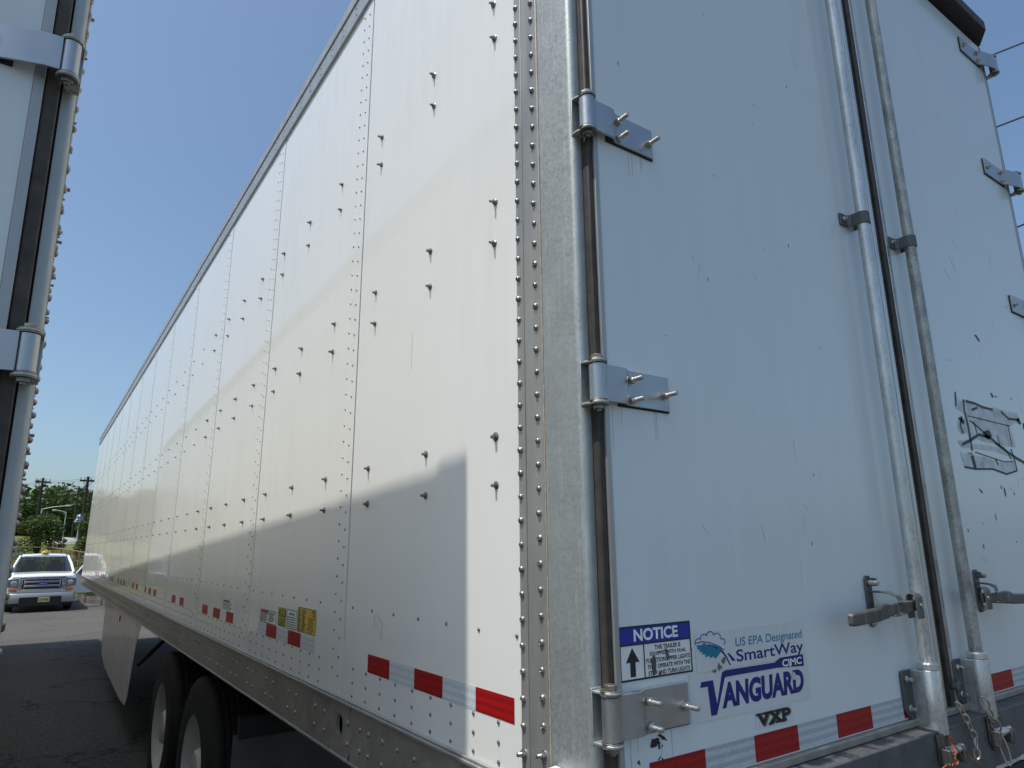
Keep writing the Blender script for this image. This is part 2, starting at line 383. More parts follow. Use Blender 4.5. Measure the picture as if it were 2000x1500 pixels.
def side(sx):                   # sx = -1: left wall (x = 0 facing -x); +1: right wall (x = W facing +x)
    X = 0. if sx < 0 else W
    def bx(m, d0, y0, z0, d1, y1, z1): return m.box(X+sx*d0, y0, z0, X+sx*d1, y1, z1)
    ed = [-.151]+seams+[L-.03]
    for i in range(len(ed)-1):
        m = MB(); bx(m, -.02, ed[i]+(.0024 if i else 0), ZL-.02, 0, ed[i+1]-.0024, ZT+.03)
        m.build('side_panel', 'side', tr, bevel=.0008, smooth=0)
    m = MB(); bx(m, -.035, -.2, ZL-.05, -.021, L-.05, ZT+.05); m.build('side_panel_backing', 'inside', tr, smooth=0)
    for i, y in enumerate(seams):
        m = MB(); bx(m, 0, y+.0024, ZL, .0018, y+.108, ZT); m.build('seam_strip', 'side', tr, smooth=0, bevel=.0006)
    m = MB(); n = 6 if sx < 0 else 5
    for i, y in enumerate(seams[:]):
        z = 1.36; k = 0
        near = i < 3
        while z < 3.93:
            for yy in (y+.037, y+.09):
                m.dome((X+sx*.0012, yy, z+(0 if yy < y+.06 else .02)), (sx,0,0), .0044, .0038, n)
            z += .0575
    m.build('seam_rivet', 'stud', tr, 'two rows of small rivets down each panel seam')['kind'] = 'stuff'
    # top rail
    m = MB()
    bx(m, -.02, YP+.02, ZT, .012, L, ZT+.052); bx(m, -.02, YP+.02, ZT+.055, .008, L, ZT+.10); bx(m, -.02, YP+.02, ZT+.103, .014, L, ZT+.155)
    bx(m, -.02, YP+.02, ZT+.05, .004, L, ZT+.106)
    m.build('top_rail', 'alu', tr, bevel=.002)
    m = MB(); y = -.2
    while y < L-.1:
        m.dome((X+sx*.012, y, ZT+.028), (sx,0,0), .0045, .003, n); m.dome((X+sx*.008, y+.02, ZT+.078), (sx,0,0), .0045, .003, n); y += .15
    m.build('top_rail_rivet', 'stud', tr)['kind'] = 'stuff'
    # bottom rail
    m = MB(); hy, hz = .839, 1.243; ry, rz = .027, .041
    outer = [(YP+.03, 1.138), (L, 1.138), (L, ZL-.012), (YP+.03, ZL-.012)]
    # face with an oval hole
    def hole_rail():
        N = 24; xo = X+sx*.001; xi = X-sx*.010
        a0, a1, b0, b1 = hy-.09, hy+.09, 1.138, ZL-.012
        m.box(xo, YP+.03, b0, xi, a0, b1); m.box(xo, a1, b0, xi, L, b1)
        ring = []; sq = []
        for k in range(N):
            t = 2*math.pi*k/N; c, s_ = math.cos(t), math.sin(t); ring.append((hy+ry*c, hz-.02+rz*.8*s_))
            q = max(abs(c)/.09, abs(s_)/((b1-b0)/2)); sq.append(((a0+a1)/2+c/q, (b0+b1)/2+s_/q))
        vs = [(xo, *p) for p in ring]+[(xo, *p) for p in sq]+[(xi-sx*0, *p) for p in ring]
        fs = []
        for k in range(N):
            k2 = (k+1) % N
            f1 = (k, k2, N+k2, N+k); f2 = (k, 2*N+k, 2*N+k2, k2)
            fs += [f1, f2] if sx < 0 else [f1[::-1], f2[::-1]]
        m.add(vs, fs)
    hole_rail()
    m.build('bottom_rail', 'alu_rail', tr, smooth=25)
    m = MB(); m.box(X-sx*.035, hy-.1, 1.14, X-sx*.045, hy+.1, 1.29); m.build('hole_backing', 'black', tr, smooth=0)
    m = MB(); bx(m, -.01, YP+.03, ZL-.012, .014, L, ZL-.004); bx(m, .0035, YP+.03, ZL-.004, .010, L, ZL+.003)
    bx(m, -.02, YP+.03, 1.130, .005, L, 1.138)
    m.build('rail_lip', 'alu', tr, bevel=.0015)
    m = MB(); ps = []
    y = 1.018
    while y < L-.3: ps += [y-.047, y+.047]; y += .3
    ps += [.766, .67, .609, .514, .42, .32, .2, .1, 0, -.1]
    for i, y in enumerate(ps):
        for z in (1.24, 1.183):
            if y < 4 and sx < 0: inst('rivet', riv_me, (X+sx*.001, y, z), tr)
            else: m.dome((X+sx*.001, y, z), (sx,0,0), .0074, .006, n)
    m.build('rail_rivet', 'rivet', tr)['kind'] = 'stuff'
    # flat rivets on lower panels
    m = MB(); k = 0; y = -.063
    while y < L-.2:
        fr = (y-Y1) % PT
        if (fr > .13 and fr < PT-.03) or y < Y1-.03:
            for z in (1.396, 1.357, 1.319): m.dome((X+sx*.0, y, z), (sx,0,0), .0050, .0034, n)
        y += .1015
    y = -.134
    while y < L-.2:
        fr = (y-Y1) % PT
        if (fr > .13 and fr < PT-.03) or y < Y1-.03: m.dome((X, y, 1.575), (sx,0,0), .0050, .0034, n)
        y += .151
    m.build('floor_rivet', 'stud', tr, 'rows of small rivets along the foot of the wall')['kind'] = 'stuff'
    # wall studs
    m = MB(); ys = [-.055, .293]+[.691+.4006*k for k in range(36)]
    for y in ys:
        for z in (3.22, 3.106, 2.613, 2.50, 2.008, 1.895):
            if y < 3.8: inst('stud', stud_me[sx], (X, y+random.uniform(-.003, .003), z), tr)
            else:
                m.lathe((X, y, z), (sx,0,0), [(.0085, 0), (.0065, .003), (.0035, .005), (.003, .012)], 6)
    m.build('distant_stud', 'rivet', tr)['kind'] = 'stuff'
    # corner strip and post
    m = MB(); bx(m, -.02, -.245, ZL-.12, .0015, -.151, ZT+.12); bx(m, .0015, -.245, ZL-.12, .0045, -.207, ZT+.02); bx(m, .0015, -.178, ZL-.12, .003, -.151, ZT+.02)
    m.build('corner_strip', 'alu', tr, bevel=.0012)
    m = MB(); bx(m, 0, -.2485, 1.2, .0042, -.2455, 4.05); m.build('sealant_bead', 'sealant', tr)
    z = 1.357; k = 0
    while z < 4.0:
        for y in (-.159, -.226):
            d = .003 if y > -.2 else .0045
            zz = z+(.012 if y < -.2 else 0)
            if z > 1.355 and z < 1.40:
                mm = inst('bolt', boltx[sx], (X+sx*d, y, zz), tr)
            else: inst('rivet', riv_me if sx < 0 else rivr_me, (X+sx*d, y, zz), tr)
        z += .0505
    # galvanised rear post: L section with rounded outer corner
    poly = []; cx, cy, rr = X+sx*(.003-.014), YP-.008+.014, .014
    for k in range(6):
        t = math.pi/2*k/5; poly.append((cx+sx*rr*math.cos(t), cy-rr*math.sin(t), 1.15))
    poly = [(X+sx*.003, -.2490, 1.15)]+poly+[(X-sx*.022, YP-.008, 1.15), (X-sx*.022, -.2490, 1.15)]
    m = MB(); m.prism(poly, (0,0,2.93)); m.build('corner_post', 'galv', tr)
    # corroded corner shoe at the foot of the post
    m = MB(); bx(m, .006, -.345, 1.20, .030, -.270, 1.345); m.build('corner_shoe', 'galv_dark', tr, bevel=.003)
    m = MB(); P = [(X+sx*.004, -.350, 1.346), (X+sx*.034, -.352, 1.346), (X+sx*.036, -.268, 1.352), (X+sx*.004, -.262, 1.352)]
    m.prism(P, (0,0,.009)); m.build('weld_bead', 'chalk', tr, bevel=.003, label='chalky white weld ledge on the corner shoe')
def bolt_mesh(ax, nr=.0085, nh=.008, r=.005, l=.036, ch=.0015):
    m = MB(); m.lathe((0,0,0), ax, [(nr*1.25, 0), (nr*1.25, .0018), ], 14); m.lathe((0,0,0), ax, [(nr, .0018), (nr, nh), (nr*.8, nh+.001)], 6)
    prof = [(r, nh)]; h = nh+.001
    while h < l-.002: prof += [(r, h), (r*.86, h+.0009)]; h += .0019
    prof += [(r*.9, l-.001), (r*.7, l)]
    m.lathe((0,0,0), ax, prof, 9); return m.mesh('bolt', 'bolt', 50)
boltx = {-1: bolt_mesh((-1,0,0), .0075, .006, .0045, .017), 1: bolt_mesh((1,0,0), .0075, .006, .0045, .017)}
side(-1); side(1)
# front wall, roof, floor, gap fillers
m = MB(); m.box(.002, L-.03, 1.14, W-.002, L, 4.0); m.build('front_wall', 'side', tr, bevel=.01)
m = MB(); m.box(.01, -.30, 4.04, W-.01, L-.01, 4.10); m.build('roof', 'roof', tr)
m = MB(); m.box(.03, -.3, 1.15, W-.03, L-.03, 1.25); m.build('floor', 'under', tr)
for i in range(40):
    m = MB() if i == 0 else m
    y = .2+i*.37; m.box(.16, y, 1.06, W-.16, y+.06, 1.149)
m.build('cross_member', 'under', tr, smooth=0)['kind'] = 'stuff'
# rear header: canopy with chamfered ends
m = MB(); hp = [(.05, -.440), (W-.10, -.440), (W-.006, -.38), (W-.006, -.22), (.006, -.22), (.006, -.38)]
m.prism([(x, y, 4.098) for x, y in hp], (0,0,.052)); m.build('rear_header', 'header', tr, bevel=.004)
m = MB(); m.box(.02, -.372, 4.058, W-.02, -.30, 4.098); m.build('header_beam', 'galv_dark', tr, smooth=0)
# rear sill
m = MB(); m.box(.02, -.40, 1.300, W-.02, -.30, 1.318); m.build('door_sill_ledge', 'alu_rail', tr, bevel=.003)
m = MB(); m.box(-.004, -.445, 1.165, W+.004, -.30, 1.2995); m.build('rear_sill', 'galv_dark', tr, bevel=.004)
m = MB(); m.box(.01, -.452, .90, W-.01, -.40, 1.156); m.build('dark_under_sill', 'black', tr, bevel=.01)  # black box added to keep the shaded space under the sill dark
m = MB(); rnd = random.Random(4); x = .0
while x < W:
    l = rnd.uniform(.04, .16)
    if rnd.random() < .72: m.box(x, -.448, 1.158+rnd.uniform(0, .003), min(W, x+l), -.425, 1.1665+rnd.uniform(0, .005))
    x += l
m.build('worn_sill_edge', 'sill_edge', tr, 'chipped pale lower edge of the sill', smooth=0)['kind'] = 'stuff'
m = MB(); m.box(.5, -.42, .55, .58, -.34, 1.165).box(W-.58, -.42, .55, W-.5, -.34, 1.165).box(.25, -.43, .47, W-.25, -.33, .57)
m.build('underride_guard', 'under', tr, bevel=.004)
# seals, door frames, skins
dz0, dz1 = 1.3185, 4.057
for a0, a1, nm in ((.0235, .0375, 0), (W-.0520, W-.0260, 1)):
    m = MB(); m.box(a0, -.386, dz0, a1, -.35, dz1); m.build('door_seal', 'seal', tr, bevel=.004)
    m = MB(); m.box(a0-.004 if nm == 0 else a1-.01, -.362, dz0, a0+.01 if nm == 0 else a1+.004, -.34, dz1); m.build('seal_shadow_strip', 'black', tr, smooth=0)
doorL = thing('x', '', ''); bpy.data.objects.remove(doorL)
def door(x0, x1):
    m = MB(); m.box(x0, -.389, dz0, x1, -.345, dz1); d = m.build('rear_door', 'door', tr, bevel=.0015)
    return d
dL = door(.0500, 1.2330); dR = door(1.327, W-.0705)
for a0, a1 in ((.0378, .0498), (W-.0703, W-.0523)):
    m = MB(); m.box(a0, -.3915, dz0, a1, -.35, dz1); m.build('door_edge_frame', 'alu', tr, bevel=.001)
for a0, a1 in ((1.2332, 1.2520), (1.3080, 1.3268)):
    m = MB(); m.box(a0, -.3925, dz0, a1, -.35, dz1); m.build('door_edge_frame', 'alu_bright', tr, bevel=.001)
m = MB(); m.box(1.2524, -.388, dz0-.02, 1.2725, -.36, dz1); m.box(1.2735, -.396, dz0-.03, 1.2905, -.36, dz1); m.box(1.2920, -.388, dz0-.02, 1.3076, -.36, dz1)
m.build('centre_seal', 'seal', tr, bevel=.002)
# hinges
nut_b = bolt_mesh((0,-1,0), .0085, .0085, .0052, .035); nut_s = bolt_mesh((0,-1,0), .0095, .0085, .0055, .018)
def arm(m, xk, yk, s, z0, z1):
    poly = [(-s*.007, -.3735), (-s*.0065, -.385), (-s*.003, -.396)]
    for k in range(9):
        t = math.pi*1.0 + s*0 ; tt = math.radians(200+ k*(200)/8)
        poly.append((xk+s*.0205*math.cos(tt), yk+.0205*math.sin(tt)))
    poly += [(s*.020, -.380), (s*.018, -.3735)]
    if s < 0: poly = [(.007, -.3735), (.007, -.41)]+[(xk+.0205*math.cos(R(20-22*k_)), yk+.0205*math.sin(R(20-22*k_))) for k_ in range(10)]+[(-.022, -.39), (-.020, -.3735)]
    m.prism([(a_, b_, z0) for a_, b_ in poly], (0, 0, z1-z0))
def hinge(s, zc):
    X = .0 if s > 0 else W; h = bpy.data.objects.new('hinge', None); COL.objects.link(h); h.parent = tr; h.location = (X, 0, zc); h.empty_display_size = .05
    xk, yk = (.0125, -.402) if s > 0 else (-.0165, -.416)
    m = MB(); arm(m, xk, yk, s, .0395, .0445); arm(m, xk, yk, s, -.0445, -.0395)
    m.box(-s*.007, -.3735, -.0475, s*.018, -.3685, .0475); m.build('hinge_bracket', 'galv', h, bevel=.0012)
    m = MB(); m.lathe((xk, yk, -.037), (0,0,1), [(.0155, 0), (.0172, .002), (.0172, .072), (.0155, .074)], 24); m.build('hinge_knuckle', 'hinge', h)
    m = MB(); lower = MB()
    for q, z0, z1 in ((m, .0445, .0465), (m, .037, .0393), (lower, -.0393, -.037), (lower, -.0465, -.0445)): q.lathe((xk, yk, z0), (0,0,1), [(.0195, 0), (.0195, z1-z0)], 20)
    m.lathe((xk, yk, .0465), (0,0,1), [(.0105, 0), (.0115, .001), (.0115, .008), (.010, .0095)], 6)
    lower.lathe((xk, yk, -.0585), (0,0,1), [(.0055, 0), (.0055, .004), (.0115, .0045), (.0115, .012)], 6)
    m.build('hinge_pin', 'pin', h, bevel=.0005); lower.build('hinge_pin', 'pin', h, bevel=.0005)
    prof = [(.006, -.4255), (.070, -.4100), (.084, -.4085), (.094, -.4055), (.100, -.3985), (.108, -.3965), (.216, -.3965)]
    k = 1. if s > 0 else 1.42
    if s < 0: k = 1.42
    prof = [((.0265, -.4085) if s > 0 else (.031, -.430)), (.04*k, -.4095 if s > 0 else -.428), (.078*k, -.4095 if s > 0 else -.412), (.088*k, -.4075), (.096*k, -.4005), (.104*k, -.3975), (.218*k, -.3975)]
    th = .0055; up_, lo = [], []
    for i, (x, y) in enumerate(prof):
        up_.append((s*x, y)); lo.append((s*x, y+th))
    m = MB(); n = len(prof); vs = []
    for z in (-.037, .037):
        vs += [(x, y, z) for x, y in up_]+[(x, y, z) for x, y in lo]
    fs = []
    for i in range(n-1):
        fs += [(i, i+1, 2*n+i+1, 2*n+i), (n+i+1, n+i, 3*n+i, 3*n+i+1), (i+1, i, n+i, n+i+1), (2*n+i, 2*n+i+1, 3*n+i+1, 3*n+i)]
    fs += [(n-1, 2*n-1, 4*n-1, 3*n-1), (0, 2*n, 3*n, n)]
    if s < 0: fs = [f[::-1] for f in fs]
    m.add(vs, fs); m.build('hinge_plate', 'hinge', h, smooth=30, bevel=.0008)
    m = MB(); m.box(s*.075*k, -.392, -.040, s*(.218*k+.004), -.3896, .034); m.build('hinge_gasket', 'black', h, smooth=0)
    for x, z in ((.106, .0165), (.1065, -.0265), (.2045, -.004)): inst('bolt', nut_b if s > 0 else nut_s, (s*x*k, -.3975, z), h)
    return h
ZH = [3.880, 3.276, 2.6725, 2.0695, 1.4625]
hinges = [hinge(1, z) for z in ZH]; hr = [hinge(-1, z) for z in (3.96, 3.34, 2.71, 2.085, 1.4625)]
# lock rods
RODS = [(1.097, 'galv_pipe'), (1.388, 'galv_pipe_rough')]
def strap(x, zc, rod):                      # saddle clamp bolted to the door on the left of the rod
    y = -.43; m = MB(); h = .019; ro, ri = .0205, .0170; pts = []
    for k in range(13):
        t = R(90+ k*15*12/12*1.0) if False else R(180+15*k); pts.append((x+ro*math.cos(t), y+ro*math.sin(t)))
    inn = [(x+ri*math.cos(R(180+15*k)), y+ri*math.sin(R(180+15*k))) for k in range(13)]
    out = [(x-.062, -.3965), (x-.026, -.3965)]+[(x-.0205, -.405)]+pts+[(x+.0205, -.391)]
    inner = [(x+.017, -.391)]+inn[::-1]+[(x-.017, -.3915), (x-.062, -.3915)]
    P = out+inner
    n = len(out); ni = len(inner)
    # quads strip between matching samples (flat flange + band)
    A = [(x-.062, -.3965), (x-.028, -.3965), (x-.0205, -.406)]+pts+[(x+.0205, -.390)]
    B = [(x-.062, -.3905), (x-.026, -.3905), (x-.017, -.402)]+inn+[(x+.017, -.390)]
    k = len(A); vs = [(p[0], p[1], zc-h) for p in A]+[(p[0], p[1], zc-h) for p in B]+[(p[0], p[1], zc+h) for p in A]+[(p[0], p[1], zc+h) for p in B]
    fs = []
    for i in range(k-1): fs += [(i, i+1, 2*k+i+1, 2*k+i), (k+i+1, k+i, 3*k+i, 3*k+i+1), (i+1, i, k+i, k+i+1), (2*k+i, 2*k+i+1, 3*k+i+1, 3*k+i)]
    fs += [(0, 2*k, 3*k, k), (k-1, 2*k-1, 4*k-1, 3*k-1)]
    m.add(vs, fs); o = m.build('rod_clamp', 'galv_dark', rod, bevel=.001)
    m = MB(); m.lathe((x-.047, -.3965, zc), (0,-1,0), [(.008, 0), (.008, .004), (.005, .0075), (.005, .012), (.003, .013)], 12); m.build('bolt', 'bolt', rod)
def guide(x, rod, w=.0):                    # long bearing casting at the rod's foot
    y = -.43
    m = MB(); m.lathe((x, y, 1.286), (0,0,1), [(.0265, 0), (.0272, .004), (.0262, .150), (.0250, .153)], 28)
    m.box(x-.026, -.43, 1.288, x+.026, -.392, 1.436)
    m.build('rod_bearing', 'galv_pipe', rod, bevel=.002, smooth=50)
    m = MB(); m.lathe((x, y, 1.4395), (0,0,1), [(.0255, 0), (.0255, .013), (.0215, .017)], 28); m.build('bearing_collar', 'alu_bright', rod)
    m = MB(); poly = [(x-.020, 1.436), (x-.066, 1.436), (x-.073, 1.430), (x-.073, 1.345), (x-.058, 1.325), (x-.045, 1.318), (x-.036, 1.290), (x-.020, 1.286)]
    m.prism([(a_, -.3965, b_) for a_, b_ in poly], (0, .0065, 0)); m.build('bearing_flange', 'galv_dark', rod, bevel=.0015)
    for z in (1.415, 1.345):
        mm = MB(); mm.lathe((x-.052, -.3965, z), (0,-1,0), [(.0095, 0), (.0095, .003), (.0065, .006), (.006, .016), (.004, .017)], 12); mm.build('bolt', 'bolt', rod)
def rod_asm(x, mat):
    r = bpy.data.objects.new('lock_rod', None); COL.objects.link(r); r.parent = tr; r.empty_display_size = .05
    m = MB(); m.lathe((x, -.43, 1.27), (0,0,1), [(.0168, 0), (.0168, 2.80)], 28); m.build('rod', mat, r)
    for z in (2.722, 3.96): strap(x, z, r)
    guide(x, r)
    # cam and keeper on the sill
    m = MB(); m.lathe((x, -.432, 1.268), (0,0,1), [(.014, -.01), (.02, .0), (.018, .016)], 16); m.box(x-.018, -.455, 1.225, x+.012, -.43, 1.262)
    m.lathe((x, -.45, 1.25), (.9, -.35, .1), [(.011, -.01), (.013, .01), (.009, .035), (.011, .045), (.006, .05)], 10)
    m.lathe((x-.02, -.45, 1.24), (-.6, -.5, -.2), [(.011, 0), (.012, .01), (.006, .022)], 9); m.build('cam_end', 'bolt', r, bevel=.001)
    m = MB(); m.prism([(x-.05, -.446, 1.292), (x+.05, -.446, 1.292), (x+.042, -.446, 1.222), (x+.02, -.446, 1.205), (x-.03, -.446, 1.208), (x-.048, -.446, 1.23)], (0, -.006, 0))
    m.box(x-.046, -.475, 1.222, x-.034, -.452, 1.262); m.box(x+.03, -.475, 1.222, x+.042, -.452, 1.262); m.build('cam_keeper', 'castiron', r, bevel=.002)
    return r
rods = [rod_asm(x, mt) for x, mt in RODS]
# door handles: lever, hub bracket, catch plate
def handle(hx, s):                           # s = -1: lever reaches left, +1: right
    h = bpy.data.objects.new('door_handle', None); COL.objects.link(h); h.parent = tr; h.location = (hx, 0, 1.601); h.empty_display_size = .05
    X = lambda a_: s*a_
    m = MB(); pts = []                      # hub: inverted U saddle on the rod
    prof = []
    for k in range(9):
        t = R(180*k/8); prof.append((-.447+.013*math.cos(t)*-1, .020+.013*math.sin(t)))
    outer = [(-.462, -.032)]+[(-.449+(.0135)*-math.cos(R(180*k/8)), .018+.0135*math.sin(R(180*k/8))) for k in range(9)]+[(-.4355, -.032)]
    inner = [(-.4588, -.032)]+[(-.449+(.0100)*-math.cos(R(180*k/8)), .018+.0100*math.sin(R(180*k/8))) for k in range(9)]+[(-.439, -.032)]
    k = len(outer); x0, x1 = X(-.014), X(.020)
    vs = [(x0, *p) for p in outer]+[(x0, *p) for p in inner]+[(x1, *p) for p in outer]+[(x1, *p) for p in inner]; fs = []
    for i in range(k-1): fs += [(i, i+1, 2*k+i+1, 2*k+i), (k+i+1, k+i, 3*k+i, 3*k+i+1), (i+1, i, k+i, k+i+1), (2*k+i, 2*k+i+1, 3*k+i+1, 3*k+i)]
    fs += [(0, 2*k, 3*k, k), (k-1, 2*k-1, 4*k-1, 3*k-1)]
    if s > 0: fs = [f[::-1] for f in fs]
    m.add(vs, fs); m.build('handle_hub', 'galv_dark', h, bevel=.001)
    m = MB(); m.lathe((X(-.002), -.462, 0), (0,-1,0), [(.0058, 0), (.0058, .0025), (.003, .003)], 14); m.build('pivot_pin', 'bolt', h)
    # lever bar with forged swelling and grip end
    m = MB(); sec = [(-.012, .0135, .005, -.449), (.09, .0135, .005, -.448), (.125, .014, .005, -.447), (.145, .018, .0065, -.447), (.175, .0185, .008, -.449), (.195, .0155, .008, -.452), (.30, .0150, .0085, -.453), (.315, .0145, .008, -.453), (.322, .010, .006, -.453)]
    vs = []; fs = []
    for (xx, hz, hy, yc) in sec:
        zc = -.012*xx/.32 - (.004 if xx > .19 else 0)
        vs += [(X(xx), yc-hy, zc-hz*.8), (X(xx), yc-hy, zc+hz*.8), (X(xx), yc-hy*.6, zc+hz), (X(xx), yc+hy, zc+hz), (X(xx), yc+hy, zc-hz), (X(xx), yc-hy*.6, zc-hz)]
    for i in range(len(sec)-1):
        for j in range(6): fs.append((i*6+j, i*6+(j+1) % 6, (i+1)*6+(j+1) % 6, (i+1)*6+j))
    fs += [tuple(range(5, -1, -1)), tuple((len(sec)-1)*6+j for j in range(6))]
    if s > 0: fs = [f[::-1] for f in fs]
    m.add([(a_, b_, c_) for a_, b_, c_ in vs], fs); m.build('lever', 'castiron', h, bevel=.0015)
    # catch plate bolted to the door
    xc = .115
    m = MB(); poly = [(xc-.014, .066), (xc-.007, .076), (xc+.007, .076), (xc+.014, .066), (xc+.014, -.038), (xc+.006, -.050), (xc-.006, -.050), (xc-.014, -.038)]
    m.prism([(X(a_), -.396, b_) for a_, b_ in poly], (0, .005, 0))
    m.box(X(xc-.012), -.412, .052, X(xc-.008), -.396, .070)
    m.build('catch_plate', 'castiron', h, bevel=.001)
    m = MB(); hook = [(.396, .036), (.418, .036), (.438, .034), (.452, .026), (.456, .012), (.462, .0135), (.470, .0115)]
    m2 = [(Vector((X(xc-.010-.035*i/6), -a_, b_))) for i, (a_, b_) in enumerate(hook)]
    vs = []; fs = []
    for i, p in enumerate(m2):
        wv = .011 if i < 4 else .013
        vs += [p+Vector((-wv, 0, .0022)), p+Vector((wv, 0, .0022)), p+Vector((wv, 0, -.0022)), p+Vector((-wv, 0, -.0022))]
    for i in range(len(m2)-1):
        for j in range(4): fs.append((i*4+j, (i+1)*4+j, (i+1)*4+(j+1) % 4, i*4+(j+1) % 4))
    fs += [(0, 1, 2, 3), tuple(len(vs)-4+j for j in (3, 2, 1, 0))]
    m.add(vs, fs)
    m.box(X(xc-.02), -.458, -.020, X(xc+.008), -.396, -.0165); m.box(X(xc-.046), -.462, -.0165, X(xc-.02), -.444, -.013)
    m.build('catch_hook', 'galv_dark', h, bevel=.001)
    m = MB(); m.lathe((X(xc), -.396, .058), (0,-1,0), [(.009, 0), (.009, .006), (.0075, .007), (.0072, .024), (.004, .0245)], 14)
    m.build('bolt', 'bolt', h); m = MB(); m.lathe((X(xc+.002), -.396, -.038), (0,-1,0), [(.009, 0), (.009, .004), (.006, .009)], 12); m.build('bolt', 'bolt', h)
    return h
handle(1.04, -1); handle(1.445, 1)
for x, z in ((1.155, 1.566), (1.153, 1.481)):
    m = MB(); m.lathe((x, -.389, z), (0,-1,0), [(.006, 0), (.006, .004), (.004, .006), (.004, .012)], 10); m.build('bolt', 'bolt', tr)
# conspicuity tape across the doors
T = .1524; x = .1109; zt, zb = 1.3729, 1.3227
i = 0
def tapes_door(x, n, first_red):
    for k in range(n):
        red = (k % 2 == 0) == first_red
        decal(DOOR, rect(x+k*T+.0006, zb, x+(k+1)*T-.0006, zt), .0004, 'reflective_tape', 'tape_red' if red else 'tape_white', tr,
              'red reflective tape strip on the doors' if red else 'silvery white reflective tape strip on the doors')
tapes_door(.1109, 7, True); tapes_door(1.7082-T, 5, True)
# side tape
def tapes_side(y0, n, z0=1.4025, z1=1.4525, holo=True):
    for k in range(n):
        red = k % 2 == 0
        decal(SIDE, rect(-(y0+(k+1)*T)+.0006, z0, -(y0+k*T)-.0006, z1), .0004, 'reflective_tape', 'tape_red' if red else 'tape_holo', tr,
              'red reflective tape strip on the side' if red else 'silvery white reflective tape strip on the side')
tapes_side(-.123, 5)
def seg_side(segs, red, z0=1.4025, z1=1.4525):
    for a_, b_ in segs: decal(SIDE, rect(-b_, z0, -a_, z1), .0004, 'reflective_tape', 'tape_red' if red else 'tape_holo', tr, 'red reflective tape strip on the side' if red else 'silvery white reflective tape strip on the side')
seg_side([(1.2675, 1.4225), (1.577, 1.7265)], True); seg_side([(1.109, 1.2665), (1.4235, 1.576), (1.7275, 1.865)], False)
seg_side([(2.32, 2.475), (2.62, 2.785), (2.935, 3.085), (3.703, 3.855), (4.02, 4.18)], True)
for base, n in ((4.95, 3), (6.15, 2), (7.3, 3), (8.6, 2), (9.75, 3), (11, 3)):
    seg_side([(base+.305*k, base+.305*k+.15) for k in range(n)], True)
# side stickers
def sticker(pl, box, mat, parent, label, border=None, h=.0006):
    s = decal(pl, rect(*box), h, 'sticker', mat, parent, label)
    if border:
        u0, v0, u1, v1 = box; b = .0025
        decals(pl, [rect(u0, v0, u1, v0+b), rect(u0, v1-b, u1, v1), rect(u0, v0+b, u0+b, v1-b), rect(u1-b, v0+b, u1, v1-b)], h+.0004, 'sticker_border', border, s)
    return s
s = sticker(SIDE, (-1.830, 1.4535, -1.594, 1.5060), 'sticker_white', tr, 'white sticker with a red heading strip', 'black_ink')
decal(SIDE, rect(-1.826, 1.492, -1.71, 1.5035), .0014, 'heading_strip', 'red_ink', s)
decals(SIDE, [rect(-1.825, 1.487-.0055*k, -1.72-.01*(k % 2), 1.4895-.0055*k) for k in range(6)]+[rect(-1.70, 1.496-.0065*k, -1.61-.012*(k % 3), 1.499-.0065*k) for k in range(6)], .0014, 'small_print', 'black_ink', s)
s = sticker(SIDE, (-1.566, 1.4575, -1.463, 1.5285), 'sticker_lime', tr, 'narrow yellow and black sticker with a large number', 'olive_ink')
decal(SIDE, rect(-1.560, 1.494, -1.469, 1.5215), .0012, 'number_panel', 'olive_ink', s)
text(SIDE, '270', (-1.552, 1.498, -1.477, 1.518), .0018, 'sticker_lime', s, bold=.02)
decals(SIDE, [rect(-1.558, 1.486-.0048*k, -1.472-.006*(k % 2), 1.4885-.0048*k) for k in range(6)], .0014, 'small_print', 'olive_ink', s)
s = sticker(SIDE, (-1.449, 1.4575, -1.330, 1.5280), 'sticker_white', tr, 'white sticker ruled with dark lines', 'black_ink')
text(SIDE, '-40102-', (-1.425, 1.508, -1.350, 1.518), .0014, 'black_ink', s, bold=.03)
decals(SIDE, [rect(-1.443, 1.4985-.0085*k, -1.340, 1.5025-.0085*k) for k in range(5)], .0014, 'ruled_line', 'teal_stripe', s)
s = sticker(SIDE, (-1.316, 1.4575, -1.109, 1.5450), 'sticker_yellow', tr, 'large yellow sticker crowded with dark print', 'olive_ink')
rnd = random.Random(9); pol = []
for k in range(15):
    v = 1.5375-.0052*k; pol.append(rect(-1.309, v-.0032, -1.309+rnd.uniform(.02, .045), v)); pol.append(rect(-1.262, v-.0032, -1.262+rnd.uniform(.02, .05), v))
for k in range(8):
    v = 1.510-.0062*k; c = -1.165; wd = rnd.uniform(.02, .04); pol.append(rect(c-wd, v-.003, c+wd, v))
pol += [rect(-1.150, 1.531, -1.122, 1.540), rect(-1.140, 1.520, -1.122, 1.527), rect(-1.208, 1.512, -1.12, 1.514)]
decals(SIDE, pol, .0014, 'small_print', 'brown_ink', s)
s = sticker(SIDE, (-2.574, 1.4535, -2.325, 1.5085), 'sticker_white', tr, 'small worn white sticker above red tape', None)
decals(SIDE, [rect(-2.565, 1.4975, -2.41, 1.5055)]+[rect(-2.562, 1.490-.007*k, -2.36-.02*(k % 3), 1.4925-.007*k) for k in range(5)], .0012, 'small_print', 'black_ink', s)
